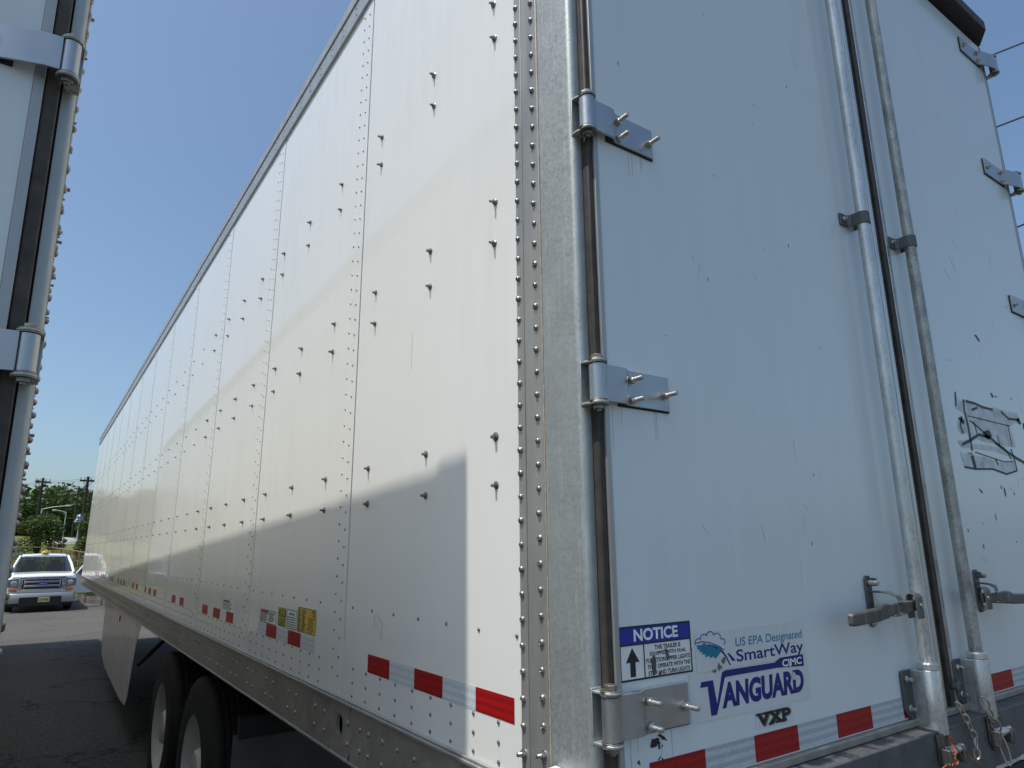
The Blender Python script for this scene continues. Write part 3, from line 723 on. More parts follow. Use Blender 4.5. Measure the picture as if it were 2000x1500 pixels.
# NOTICE sticker on the left door
s = sticker(DOOR, (.0485, 1.5145, .2430, 1.6100), 'sticker_white', tr, 'notice sticker with blue heading and black arrow')
decals(DOOR, [rect(.0485, 1.5145, .2430, 1.5178), rect(.0485, 1.6067, .2430, 1.6100), rect(.0485, 1.5178, .0518, 1.6067), rect(.2397, 1.5178, .2430, 1.6067),
              rect(.0518, 1.5755, .2397, 1.5783), rect(.1100, 1.5178, .1126, 1.5755)], .0012, 'sticker_border', 'black_ink', s)
decal(DOOR, rect(.0518, 1.5783, .2397, 1.6067), .0011, 'heading_strip', 'blue_ink', s)
text(DOOR, 'NOTICE', (.0860, 1.5822, .2060, 1.6040), .0018, 'white_ink', s, bold=.034, res=6)
decal(DOOR, [(.0745, 1.5215), (.0880, 1.5215), (.0880, 1.5465), (.0985, 1.5465), (.0812, 1.5715), (.0640, 1.5465), (.0745, 1.5465)], .0011, 'arrow', 'black_ink', s)
for k, (tx, a0, a1) in enumerate((('THIS TRAILER IS', .140, .212), ('EQUIPPED WITH DUAL', .127, .227), ('FUNCTION UPPER LIGHTS', .1165, .2370), ('THEY OPERATE WITH THE', .1185, .2370), ('STOP AND TURN LIGHTS', .1205, .2350))):
    z = 1.5640-.0113*k; text(DOOR, tx, (a0, z, a1, z+.0082), .0012, 'black_ink', s, bold=.026)
def blob(cx, cz, a_, b_, n=11, seed=0, rough=.45, rot=0.):
    rr = random.Random(seed); P = []
    for k in range(n):
        t = 2*math.pi*k/n; q = 1+rr.uniform(-rough, rough); x_, z_ = a_*q*math.cos(t), b_*q*math.sin(t)
        P.append((cx+x_*math.cos(rot)-z_*math.sin(rot), cz+x_*math.sin(rot)+z_*math.cos(rot)))
    return P
decals(DOOR, [blob(.172, 1.553, .005, .011, seed=3, rot=.2), blob(.1345, 1.5365, .0055, .014, seed=5, rot=-.1), blob(.150, 1.519, .004, .004, seed=8), blob(.2415, 1.5560, .002, .004, seed=4)], .0022, 'scuff_mark', 'castiron', s)
# SmartWay sticker
s = sticker(DOOR, (.2545, 1.5095, .6260, 1.5840), 'sticker_clear', tr, 'pale sticker with teal leaf, cloud and road emblem')
decal(DOOR, [(.257, 1.5615), (.262, 1.557), (.259, 1.554), (.268, 1.553), (.265, 1.549), (.275, 1.5475), (.273, 1.543), (.284, 1.5435), (.282, 1.537), (.294, 1.539), (.299, 1.534), (.306, 1.537), (.314, 1.532), (.322, 1.537), (.331, 1.5435), (.336, 1.548), (.325, 1.554), (.308, 1.5585), (.288, 1.561)], .0012, 'leaf_emblem', 'teal_ink', s)
def ribbon(pts, wd):
    P = [Vector((a_, b_)) for a_, b_ in pts]; Lf, Rg = [], []
    for i, p in enumerate(P):
        d = (P[min(i+1, len(P)-1)]-P[max(i-1, 0)]).normalized(); n_ = Vector((-d.y, d.x))*(wd/2 if not callable(wd) else wd(i/(len(P)-1))/2)
        Lf.append(p+n_); Rg.append(p-n_)
    return [[tuple(Lf[i]), tuple(Lf[i+1]), tuple(Rg[i+1]), tuple(Rg[i])] for i in range(len(P)-1)]
cl = []; arcs = [(.266, 1.566, .010, 200, 60), (.283, 1.573, .010, 190, 50), (.302, 1.5765, .0105, 180, 30), (.322, 1.5725, .010, 150, -10), (.338, 1.562, .008, 110, -60)]
cp = []
for cx, cz, r_, a0, a1 in arcs: cp += [(cx+r_*1.15*math.cos(R(a0+(a1-a0)*k/6)), cz+r_*.78*math.sin(R(a0+(a1-a0)*k/6))) for k in range(7)]
decals(DOOR, ribbon(cp, .0016)+ribbon([(.256, 1.5655), (.275, 1.5675), (.300, 1.5635), (.325, 1.555), (.343, 1.546)], .0018), .0012, 'cloud_emblem', 'navy_ink', s)
dash = []
for a_, b_ in (((.276, 1.5632), (.286, 1.5622)), ((.292, 1.5608), (.303, 1.5578)), ((.309, 1.5555), (.322, 1.550)), ((.328, 1.547), (.341, 1.5385))): dash += ribbon([a_, b_], .0018)
dash += [[(.351, 1.5385), (.357, 1.5385), (.376, 1.5225), (.366, 1.5225)]]+ribbon([(.335, 1.545), (.347, 1.532), (.358, 1.515)], lambda t: .004-.001*t)
decals(DOOR, dash, .0012, 'road_emblem', 'navy_ink', s)
text(DOOR, 'US EPA Designated', (.380, 1.5440, .6190, 1.5665), .0012, 'teal_ink', s, bold=.005, shear=.12, res=5)
text(DOOR, 'SmartWay', (.380, 1.5120, .6190, 1.5430), .0012, 'navy_ink', s, bold=.014, res=6)
decals(DOOR, [blob(.338, 1.5260, .006, .0065, seed=21), blob(.3225, 1.5160, .006, .006, seed=22), blob(.306, 1.5085, .005, .0035, seed=23)], .0020, 'scuff_mark', 'stud', s)
# maker's lettering
s = sticker(DOOR, (.2300, 1.4200, .6300, 1.5080), 'sticker_clear', tr, 'pale maker sticker with bold dark blue lettering')
decals(DOOR, [[(.2610, 1.4825), (.2650, 1.4925), (.3000, 1.4925), (.3080, 1.4470), (.3300, 1.5045), (.3420, 1.5070), (.5080, 1.5060), (.5150, 1.4945), (.3430, 1.4945), (.3370, 1.4930), (.3050, 1.4280), (.2880, 1.4280), (.2830, 1.4825)][:]], .0012, 'letter_v', 'navy_ink', s)
decal(DOOR, [(.5075, 1.5060), (.5280, 1.5200-.006), (.6140, 1.5140), (.6140, 1.4890), (.5150, 1.4946)], .0013, 'name_panel', 'navy_ink', s)
text(DOOR, 'CIMC', (.5330, 1.4945, .6060, 1.5095), .0022, 'white_ink', s, bold=.03, res=4)
text(DOOR, 'ANGUARD', (.3230, 1.4360, .6080, 1.4845), .0012, 'navy_ink', s, bold=.05, shear=.10, res=4)
decals(DOOR, [blob(.571, 1.4720, .010, .0085, seed=31, rough=.35), blob(.560, 1.4980, .004, .006, seed=32)], .0024, 'scuff_mark', 'scrap', s)
s2 = decal(DOOR, rect(.424, 1.3835, .5555, 1.4165), .0004, 'sticker', 'sticker_clear', tr, 'small sticker with black slab lettering')
text(DOOR, 'VXP', (.4330, 1.3850, .5510, 1.4110), .0009, 'stud', s2, bold=.05, res=3)
text(DOOR, 'VXP', (.4290, 1.3870, .5470, 1.4130), .0016, 'black_ink', s2, bold=.035, res=3)
decals(DOOR, [rect(a_, z_, a_+.018, z_+.0045) for a_, z_ in ((.427, 1.4085), (.447, 1.4085), (.470, 1.4085), (.490, 1.4085), (.468, 1.387), (.490, 1.387), (.513, 1.387), (.513, 1.4085))], .0018, 'letter_serif', 'black_ink', s2)
# scraped tar marks near the lowest hinge
decals(DOOR, [blob(.128, 1.405, .012, .007, seed=41, rot=.6), blob(.150, 1.409, .012, .004, seed=42, rot=-.5), blob(.139, 1.398, .003, .009, seed=43), blob(.238, 1.475, .010, .0015, seed=44)]+
       [blob(.07+rnd.uniform(0, .18), rnd.uniform(1.355, 1.40), .0016, .004, n=6, seed=50+k, rot=rnd.uniform(-1, 1)) for k in range(7)], .0005, 'scuff_mark', 'black_ink', tr, 'black tar scuffs on the left door')
M['stain'] = plain('faint_drip_stain', (.52, .56, .54), .7, var=.2, scale=60)
rnd = random.Random(77); st = []
for zc in (2.63, 2.028, 1.42):
    for k in range(4):
        x0 = rnd.uniform(.055, .215); l_ = rnd.uniform(.02, .09); w_ = rnd.uniform(.0010, .0028); st.append([(x0-w_/2, zc), (x0+w_/2, zc), (x0+w_*.2, zc-l_), (x0-w_*.2, zc-l_)])
for k in range(16):
    x0 = rnd.uniform(.3, 1.0); z0 = rnd.uniform(1.65, 3.3); a_ = rnd.uniform(-.6, .6); st += ribbon([(x0, z0), (x0+math.sin(a_)*.03, z0-math.cos(a_)*rnd.uniform(.01, .06))], .0009)
for k in range(14):
    x0 = rnd.uniform(1.5, 2.4); z0 = rnd.uniform(1.6, 2.9); a_ = rnd.uniform(-1.4, 1.4); st += ribbon([(x0, z0), (x0+math.sin(a_)*.06, z0-math.cos(a_)*rnd.uniform(.01, .08))], .0012)
decals(DOOR, st, .0003, 'drip_stain', 'stain', tr, 'faint drips below the hinges and light scratches on the doors', t=.0002)['kind'] = 'stuff'
decals(DOOR, [blob(rnd.uniform(.1, 1.0), rnd.uniform(1.65, 3.2), rnd.uniform(.0010, .0022), rnd.uniform(.0015, .006), n=6, seed=200+k, rot=rnd.uniform(-.6, .6)) for k in range(13)]
       +[blob(rnd.uniform(1.5, 2.4), rnd.uniform(1.5, 2.4), rnd.uniform(.002, .004), rnd.uniform(.002, .009), n=6, seed=300+k, rot=rnd.uniform(-.6, .6)) for k in range(12)], .0003, 'paint_chip', 'castiron', tr, 'tiny dark chips scattered over the doors', t=.0002)['kind'] = 'stuff'
# torn placard remains on the right door
sc = decals(DOOR, [[(1.640, 2.258), (1.665, 2.228), (1.72, 2.225), (1.78, 2.232), (1.86, 2.224), (1.95, 2.236), (2.06, 2.232), (2.16, 2.236), (2.15, 2.205), (2.05, 2.175), (1.95, 2.178), (1.80, 2.180), (1.68, 2.188), (1.625, 2.200)],
                   [(1.69, 2.176), (1.80, 2.182), (2.06, 2.178), (2.08, 2.100), (1.99, 2.098), (1.80, 2.100), (1.71, 2.112)],
                   [(1.63, 2.155), (1.66, 2.172), (1.69, 2.168), (1.69, 2.12), (1.64, 2.11), (1.62, 2.13)],
                   [(1.60, 2.085), (1.67, 2.095), (1.69, 2.085), (1.90, 2.088), (2.02, 2.075), (2.02, 2.060), (1.88, 2.072), (1.70, 2.068), (1.62, 2.066)],
                   [(1.608, 2.048), (1.70, 2.042), (1.78, 2.045), (1.90, 2.035), (2.04, 2.045), (2.05, 2.012), (1.95, 1.996), (1.84, 2.008), (1.70, 1.998), (1.618, 2.000)]], .0006, 'torn_placard', 'scrap', tr, 'torn silver and black remains of a placard')
rb = []
for pts, wd in (([(1.715, 2.232), (1.78, 2.232), (1.85, 2.225), (1.93, 2.225)], .009), ([(1.70, 2.236), (1.69, 2.20), (1.70, 2.15), (1.70, 2.10), (1.70, 2.06)], .010), ([(1.645, 2.256), (1.632, 2.205)], .008),
                ([(1.63, 2.055+.02), (1.70, 2.095), (1.77, 2.12), (1.86, 2.118), (1.96, 2.085), (2.06, 2.06), (2.14, 2.045)], .010), ([(1.72, 2.165), (1.80, 2.14), (1.86, 2.118)], .006), ([(1.70, 2.045), (1.66, 2.05)], .002),
                ([(1.69, 2.042), (1.70, 2.0)], .022), ([(1.62, 2.0), (1.70, 1.998), (1.84, 2.006), (1.95, 1.994), (2.05, 2.012)], .006), ([(2.05, 2.012), (2.045, 2.05), (2.03, 2.09)], .007), ([(2.0, 2.226), (2.06, 2.205), (2.16, 2.21)], .009),
                ([(1.75, 2.165), (1.76, 2.125)], .007), ([(1.72, 2.056), (1.86, 2.045), (1.95, 2.038), (2.03, 2.045)], .003), ([(1.88, 2.044), (1.89, 2.022)], .008), ([(1.71, 2.18), (1.9, 2.178), (2.06, 2.178)], .003), ([(1.80, 2.218), (1.75, 2.205)], .008),
                ([(1.90, 2.10), (1.97, 2.088), (2.02, 2.052)], .005), ([(1.66, 2.168), (1.64, 2.14), (1.65, 2.115)], .010), ([(1.93, 2.13), (1.935, 2.09)], .005), ([(2.04, 2.18), (2.045, 2.10)], .005)): rb += ribbon(pts, wd)
rb += [blob(1.845, 2.125, .035, .018, seed=61, rough=.35), blob(1.655, 2.16, .016, .012, seed=62), blob(2.15, 2.205, .02, .012, seed=63)]
decals(DOOR, rb, .0014, 'torn_edge', 'black_ink', sc)
decals(DOOR, [blob(x_, z_, a_, b_, n=8, seed=70+i_, rot=ro) for i_, (x_, z_, a_, b_, ro) in enumerate(((1.715, 1.926, .012, .004, -.5), (1.91, 1.93, .005, .018, .1), (1.885, 1.945, .004, .006, 0), (1.796, 1.841, .003, .012, 0), (1.663, 1.748, .003, .008, 0), (1.915, 2.492, .016, .007, -.6), (1.895, 2.500, .006, .004, 0), (1.70, 1.62, .002, .008, 0), (1.98, 2.28, .02, .002, 0), (1.93, 1.76, .004, .003, 0), (1.95, 2.28, .008, .010, .4), (2.2, 2.19, .015, .012, .8)))], .0005, 'scuff_mark', 'black_ink', tr, 'black scuffs on the right door')
# scratched outline on the lower side wall
decals(SIDE, ribbon([(-.60, 1.565), (-.602, 1.525)], .0015)+ribbon([(-.58, 1.566), (-.545, 1.545), (-.545, 1.498)], .0015)+ribbon([(-.59, 1.545), (-.548, 1.505)], .0012)+ribbon([(-.745, .0+1.88), (-.60, 1.882)], .0008)+ribbon([(-.40, 2.39), (-.403, 2.27)], .0006), .0005, 'scratch', 'greybumper', tr, 'thin grey scratches in the side paint')

# running gear
def wheel_pair(y, xo, s):
    for k in range(2):
        wd = bpy.data.objects.new('wheel', None); COL.objects.link(wd); wd.parent = tr; wd.location = (xo+s*k*.33, y, .51); wd.empty_display_size = .2
        m = MB(); pr = [(.30, .0), (.36, .005), (.44, .0), (.485, .015), (.505, .035)]
        for q in range(5): pr += [(.510, .05+.035*q), (.510, .073+.035*q), (.498, .075+.035*q), (.498, .083+.035*q)]
        pr += [(.505, .235), (.485, .255), (.44, .27), (.36, .265), (.30, .27)]
        m.lathe((0,0,0), (s,0,0), pr, 48, False, False); m.build('tyre', 'tyre', wd)
        m = MB(); m.lathe((0,0,0), (s,0,0), [(.290, .010), (.297, .004), (.300, .004), (.302, .012)], 40, False, False)
        if k == 0: m.lathe((0,0,0), (s,0,0), [(.290, .010), (.275, .03), (.262, .06), (.245, .10), (.15, .125), (.13, .125), (.12, .05), (.10, .02), (.06, .015)], 40, False, True)
        else: m.lathe((0,0,0), (s,0,0), [(.290, .010), (.275, .03), (.262, .25)], 40, False, False)
        m.build('rim', 'rim', wd)
        if k == 0:
            m = MB()
            for q in range(10):
                t = 2*math.pi*q/10; m.lathe((s*.125, .185*math.cos(t), .185*math.sin(t)), (-s,0,0), [(.016, -.01), (.016, .02), (.01, .035)], 6)
            m.build('lug_nut', 'bolt', wd)['kind'] = 'stuff'
for y in (3.27, 4.50):
    wheel_pair(y, .05, 1); wheel_pair(y, W-.05, -1)
    m = MB(); m.cyl((.4, y, .51), (W-.4, y, .51), .065, n=14); m.build('axle', 'under', tr)
m = MB(); m.box(.62, 2.4, .95, .72, 5.6, 1.15).box(W-.72, 2.4, .95, W-.62, 5.6, 1.15).box(.62, 2.9, .6, .7, 4.9, .75).box(W-.7, 2.9, .6, W-.62, 4.9, .75)
m.build('suspension_frame', 'under', tr)
for x in (.05, W-.69):
    m = MB(); m.box(x, 2.33, .36, x+.64, 2.342, .885); m.build('mudflap', 'flap', tr, smooth=0)
    m = MB(); m.box(x+.02, 2.31, .87, x+.66, 2.36, .965); m.build('mudflap_bracket', 'under', tr, bevel=.003)
for s, X in ((1, 0.), (-1, W)):
    g0 = [(5.70, 1.137), (5.95, .93), (6.30, .42), (6.45, .335), (7.0, .30), (8.3, .29), (9.6, .29), (10.3, .36), (10.5, .50), (10.55, 1.137)]
    def xin(y, z): return .012+max(0, y-6)*.020+.02*(1.137-z)
    m = MB(); n = len(g0); vs = [(X+s*xin(y, z), y, z) for y, z in g0]; vs += [(v[0]+s*.004, v[1], v[2]) for v in vs]
    fs = [tuple(range(n)) if s > 0 else tuple(range(n-1, -1, -1)), tuple(range(2*n-1, n-1, -1)) if s > 0 else tuple(range(n, 2*n))]+[(i, i+n, (i+1) % n+n, (i+1) % n) for i in range(n)]
    m.add(vs, fs); sk = m.build('side_skirt', 'skirt', tr, smooth=0)
    m = MB(); m.box(X+s*(xin(7.9, 1.02)-.016), 7.80, .985, X+s*(xin(7.8, 1.02)+.001), 7.92, 1.045); m.build('marker_lamp', 'orange_lens', sk, bevel=.003)
    m = MB()
    for y_, z_ in ((6.0, 1.09), (6.5, .93), (7.3, .9), (8.4, .75), (8.0, .55), (6.9, .62), (9.3, .7)): m.dome((X+s*(xin(y_, z_)), y_, z_), (-s,0,0), .009, .005, 8)
    m.build('skirt_bolt', 'stud', sk)['kind'] = 'stuff'
    m = MB(); m.tube([(X+s*.05, 5.95, .75), (X+s*.35, 5.7, 1.12)], .018); m.tube([(X+s*.2, 8.6, .7), (X+s*.5, 8.6, 1.12)], .018); m.build('skirt_brace', 'under', sk)
m = MB()
for x in (.55, W-.65): m.box(x, 12.6, .12, x+.1, 12.75, 1.15); m.box(x-.07, 12.5, .08, x+.17, 12.85, .12)
m.box(.6, 12.65, .75, W-.6, 12.7, .8); m.build('landing_gear', 'under', tr, bevel=.004)

# ------------------------------------------------------------------ second trailer, standing to the left
def skp(o):
    n = o.name.split('.')[0]
    return n in ('sticker', 'reflective_tape', 'scuff_mark', 'torn_placard', 'scratch', 'drip_stain', 'paint_chip') or n == 'mudflap_skip'
tl = copy_tree(tr, None, skp)
tl.name = 'box_trailer'; tag(tl, 'white box trailer cut off by the left edge, seen past its corner post', 'trailer')
yaw, roll = R(1.3), -.0172
Rm = Euler((0, roll, yaw), 'XYZ').to_matrix(); tl.rotation_euler = (0, roll, yaw)
tgt = Vector((-.887, .16, 1.65)); tl.location = tgt-Rm @ Vector((W+.003, YP-.008, 1.65))
tr['group'] = 'box trailers parked side by side'; tl['group'] = 'box trailers parked side by side'
hs = [c for c in tl.children if c.name.startswith('hinge') and c.location.x > 1]
for c in hs:
    for z0, z1 in ((2.71, 2.727), (2.085, 2.107), (3.34, 3.36)):
        if abs(c.location.z-z0) < .01: c.location.z = z1
for c in tl.children:                     # unseen header cap reshaped, overhanging its post to cast a clean shadow edge
    if c.name.startswith('rear_header'):
        m = MB(); m.prism([(x, y, 4.098) for x, y in ((.006, -.437), (W-.002, -.437), (W-.002, -.30), (W-.02, -.24), (.006, -.24))], (0, 0, .075)); c.data = m.mesh('rear_header', 'header')

# ------------------------------------------------------------------ chains and wire on the rear sill
def chain(pts, name, label, r=.0028, ln=.030):
    m = MB(); P = [Vector(p) for p in pts]; segs = []
    for a_, b_ in zip(P, P[1:]):
        n = max(1, int((b_-a_).length/(ln*.72)))
        for k in range(n): segs.append((a_.lerp(b_, (k+.5)/n), (b_-a_).normalized()))
    root = bpy.data.objects.new(name, None); COL.objects.link(root); tag(root, label, 'chain'); root.location = P[0]
    for i, (c, d) in enumerate(segs):
        a_ = d.cross(Vector((0, 1, .2))).normalized(); b_ = d.cross(a_).normalized(); s_ = a_ if i % 2 else (a_*.5+b_*.87)
        lp = [c+d*(ln/2*math.cos(2*math.pi*k/12))+s_*(ln*.27*math.sin(2*math.pi*k/12))-P[0] for k in range(12)]
        mm = MB(); mm.tube(lp, r, 5, True); mm.build('chain_link', 'bolt', root)
    return root
chain([(1.175, -.452, 1.35), (1.20, -.456, 1.32), (1.225, -.462, 1.262), (1.215, -.463, 1.215)], 'chain', 'short dark chain hanging between the two lock rods', ln=.026)
chain([(1.31, -.455, 1.352), (1.335, -.458, 1.315), (1.365, -.463, 1.262)], 'chain', 'looser chain of pale links leading to the right rod keeper', r=.0024, ln=.040)
m = MB(); m.lathe((0,0,0), (0,-1,0), [(.010, 0), (.010, .014), (.006, .016)], 12); m.lathe((0,0,0), (.9,0,.1), [(.008, 0), (.008, .04)], 10)
cm = m.build('chain_anchor', 'galv_dark', tr, loc=(1.285, -.40, 1.372))
m = MB(); O = Vector((1.362, -.464, 1.256)); lp = []
for k in range(20):
    t = 2*math.pi*k/20; c, s_ = math.cos(t), math.sin(t); lp.append((Vector((.012*s_+.035*(1-c)/2*1, -.004*s_, -.075*(1-c)/2*1.15))))
m.tube(lp, .0026, 6, True)
o = m.build('wire_loop', 'alu_bright', loc=O); tag(o, 'long bright wire loop hanging from the right chain over the sill edge', 'wire loop')
m = MB(); rr = random.Random(12); O = Vector((1.105, -.452, 1.285))
def wob(p0, p1, n, a_):
    return [Vector(p0).lerp(Vector(p1), k/n)+Vector((rr.uniform(-a_, a_), rr.uniform(-a_, 0), rr.uniform(-a_, a_))) for k in range(n+1)]
for q in range(3): m.tube(wob((0, 0, 0), (-.035, -.025, -.055), 8, .006), .0016, 5)
m.tube(wob((-.035, -.025, -.055), (-.10, -.03, -.045), 8, .003)+[Vector((-.115, -.03, -.048)), Vector((-.145, -.035, -.060)), Vector((-.150, -.035, -.068)), Vector((-.135, -.035, -.066)), Vector((-.115, -.03, -.052))], .0016, 5)
m.tube(wob((0, 0, 0), (.075, -.03, -.075), 8, .002)+wob((.075, -.03, -.075), (.10, -.03, -.135), 4, .002), .0012, 5)
m.tube(wob((-.01, -.01, -.01), (.05, -.025, -.10), 8, .003), .0012, 5)
tag(m.build('twisted_wire', 'orange_wire', loc=O), 'rusty orange wire twisted round the left rod foot', 'wire')

# ------------------------------------------------------------------ pickup truck
tk = thing('pickup_truck', 'white pickup truck parked facing the camera with an open door', 'truck', (-.475, 27.45, -.2), (0, 0, R(1.0)))
def loft(secs, mat, name, parent, bevel=.02, label=None):
    m = MB(); n = len(secs[0]); 
    for s_ in secs: m.v += [tuple(p) for p in s_]
    for i in range(len(secs)-1):
        for j in range(n): m.f.append((i*n+j, i*n+(j+1) % n, (i+1)*n+(j+1) % n, (i+1)*n+j))
    m.f += [tuple(range(n-1, -1, -1)), tuple((len(secs)-1)*n+j for j in range(n))]
    return m.build(name, mat, parent, label, bevel=bevel, smooth=40)
def sec(y, w0, w1, z0, z1): return [(-w0, y, z0), (-w1, y, z1), (w1, y, z1), (w0, y, z0)]
# lower body and hood
def bsec(y, hw, z0, zs, zt, ht):       # hw half width, zs shoulder height, zt centre top, ht half width of top
    return [(-hw, y, z0), (-hw, y, zs), (-ht, y, zt), (0, y, zt+.015), (ht, y, zt), (hw, y, zs), (hw, y, z0)]
body = loft([bsec(.06, .93, .60, 1.06, 1.18, .84), bsec(.14, .97, .50, 1.10, 1.22, .87), bsec(.5, 1.0, .48, 1.13, 1.25, .88), bsec(1.15, 1.0, .48, 1.17, 1.285, .88), bsec(1.3, 1.0, .48, 1.18, 1.29, .92),
             bsec(2.3, 1.0, .48, 1.18, 1.25, .93), bsec(3.4, 1.0, .48, 1.18, 1.25, .93)], 'truck', 'body', tk, .03)
# bed as open box
m = MB(); m.box(-1.0, 3.45, .5, -.92, 5.6, 1.2).box(.92, 3.45, .5, 1.0, 5.6, 1.2).box(-1.0, 5.55, .5, 1.0, 5.62, 1.2).box(-.92, 3.45, .5, .92, 5.55, .6); m.build('truck_bed', 'truck', tk, bevel=.01)
# cab pillars and roof
def pil(a_, b_, w_=.035): m = MB(); m.tube([a_, b_], w_, 6); return m
for s_ in (-1, 1):
    m = MB(); m.tube([(s_*.93, 1.22, 1.25), (s_*.85, 1.55, 1.54), (s_*.73, 1.95, 1.83)], .045, 6); m.build('cab_pillar', 'truck', tk); m = MB(); m.tube([(s_*.70, 3.0, 1.84), (s_*.86, 3.1, 1.2)], .07, 6); m.build('cab_pillar', 'truck', tk); m = MB(); m.tube([(s_*.73, 2.5, 1.84), (s_*.9, 2.5, 1.2)], .04, 6); m.build('cab_pillar', 'truck', tk)
loft([[(-.66, 1.88, 1.80), (-.62, 1.9, 1.855), (0, 1.88, 1.885), (.62, 1.9, 1.855), (.66, 1.88, 1.80)], [(-.72, 2.1, 1.82), (-.66, 2.1, 1.905), (0, 2.1, 1.93), (.66, 2.1, 1.905), (.72, 2.1, 1.82)],
      [(-.72, 2.95, 1.82), (-.66, 2.95, 1.89), (0, 2.95, 1.91), (.66, 2.95, 1.89), (.72, 2.95, 1.82)], [(-.70, 3.1, 1.8), (-.64, 3.1, 1.85), (0, 3.1, 1.86), (.64, 3.1, 1.85), (.70, 3.1, 1.8)]], 'truck', 'cab_roof', tk, .015)
m = MB(); m.add([(-.90, 1.22, 1.27), (.90, 1.22, 1.27), (.73, 1.93, 1.83), (-.73, 1.93, 1.83)], [(0, 1, 2, 3)]); ws = m.build('windshield', 'glass', tk, smooth=0)
m = MB(); m.prism([(-.07, 1.895, 1.83-.07), (.07, 1.895, 1.83-.07), (.07, 1.925, 1.83-.01), (-.07, 1.925, 1.83-.01)], (0, -.012, .01)); m.build('inspection_sticker', 'white_ink', ws)
m = MB(); m.add([(-.7, 3.05, 1.8), (.7, 3.05, 1.8), (.85, 3.1, 1.22), (-.85, 3.1, 1.22)], [(0, 1, 2, 3)]); m.build('rear_window', 'glass', tk, smooth=0)
m = MB(); m.prism([(-.87, 1.3, 1.2), (-.88, 2.45, 1.2), (-.74, 2.45, 1.8), (-.74, 2.0, 1.8)], (.004, 0, 0)); m.prism([(-.88, 2.55, 1.2), (-.87, 3.0, 1.2), (-.72, 2.95, 1.8), (-.74, 2.55, 1.8)], (.004, 0, 0)); m.build('side_window', 'glass', tk, smooth=0)
m = MB(); m.box(-.8, 1.3, 1.1, .8, 1.6, 1.28); m.lathe((.38, 1.75, 1.3), (0, -.9, .4), [(.19, 0), (.19, .02)], 18); m.build('dashboard', 'tblack', tk)
for x in (-.4, .4):
    m = MB(); m.box(x-.25, 2.15, .9, x+.25, 2.65, 1.15); m.box(x-.24, 2.55, 1.1, x+.24, 2.7, 1.52); m.box(x-.13, 2.57, 1.53, x+.13, 2.67, 1.70); m.build('seat', 'seatfab', tk, bevel=.03)
# wipers
m = MB(); m.tube([(.1, 1.17, 1.30), (.75, 1.22, 1.31)], .012, 5); m.tube([(-.7, 1.17, 1.30), (-.05, 1.22, 1.31)], .012, 5); m.build('wiper', 'tblack', tk)
# grille
gr = bpy.data.objects.new('grille', None); COL.objects.link(gr); gr.parent = tk; gr.location = (0, 0, 0)
gr.location = (0, 0, .055); m = MB(); m.box(-.56, .0, .70, .56, .06, 1.04); m.build('grille_mesh', 'tblack', gr, bevel=.02)
m = MB(); m.box(-.66, -.03, 1.015, .66, .06, 1.105).box(-.66, -.02, .66, -.56, .06, 1.015).box(.56, -.02, .66, .66, .06, 1.015).box(-.58, -.01, .66, .58, .05, .70); m.build('grille_frame', 'chrome', gr, bevel=.012)
m = MB(); m.box(-.50, -.03, .91, .50, .0, .965).box(-.50, -.03, .78, .50, .0, .835).box(-.52, -.028, .74, -.485, 0, 1.0).box(.485, -.028, .74, .52, 0, 1.0); m.build('grille_bar', 'chrome', gr, bevel=.01)
m = MB(); N = 20; m.prism([(.02+.135*math.cos(2*math.pi*k/N), -.035, .875+.055*math.sin(2*math.pi*k/N)) for k in range(N)], (0, -.012, 0)); em = m.build('oval_emblem', 'blue_ink', gr)
m = MB(); m.prism([(.02+.145*math.cos(2*math.pi*k/N), -.033, .875+.062*math.sin(2*math.pi*k/N)) for k in range(N)], (0, -.006, 0)); m.build('emblem_rim', 'chrome', gr)
text(Plane((0, -.049, 0), (1,0,0), (0,0,1)), 'Ford', (-.06, .85, .10, .90), .001, 'white_ink', em, shear=.25)
for s_ in (-1, 1):
    m = MB(); m.prism([(s_*.67, 0, .80), (s_*.965, .03, .84), (s_*.965, .04, 1.09), (s_*.67, 0, 1.11)], (0, .09, 0)); hl = m.build('headlight', 'lens', tk, bevel=.01)
    m = MB(); m.lathe((s_*.80, -.004, .96), (0,-1,0), [(.085, 0), (.07, .006)], 16); m.build('lamp_bowl', 'chrome', hl)
    m = MB(); m.prism([(s_*.70, -.012, .665), (s_*.90, .0, .70), (s_*.93, .0, .765), (s_*.68, -.012, .755)], (0, .03, 0)); m.build('turn_signal', 'amber', tk, bevel=.005)
    m = MB(); m.prism([(s_*.968, .005, .82), (s_*.99, .10, .82), (s_*.99, .10, 1.02), (s_*.968, .005, 1.02)], (s_*.005, 0, 0)); m.build('side_marker', 'amber', tk)
# bumper
m = MB(); pts = [(-1.0, .20), (-.93, -.02), (-.6, -.10), (0, -.13), (.6, -.10), (.93, -.02), (1.0, .20)]
secs = [[(x, y, z0) for z0 in (.0,)] for x, y in pts]
vs = []
for x, y in pts:
    lo = .30 if abs(x) > .55 else .40
    vs += [(x, y, lo), (x, y-.03, lo+.05), (x, y-.03, .56), (x, y, .62), (x, y+.12, .62), (x, y+.12, lo)]
for i in range(len(pts)-1):
    for j in range(6): m.f.append((i*6+j, i*6+(j+1) % 6, (i+1)*6+(j+1) % 6, (i+1)*6+j))
m.v = vs; m.f += [tuple(range(6)), tuple(36+j for j in range(5, -1, -1))]; m.build('front_bumper', 'greybumper', tk, bevel=.008)
m = MB(); m.box(-.60, -.17, .20, .60, .0, .515); m.build('bumper_insert', 'tblack', tk, bevel=.02)
m = MB(); m.box(-.06, -.185, .33, .26, -.172, .49); pl_ = m.build('license_plate', 'plate_y', tk, bevel=.004)
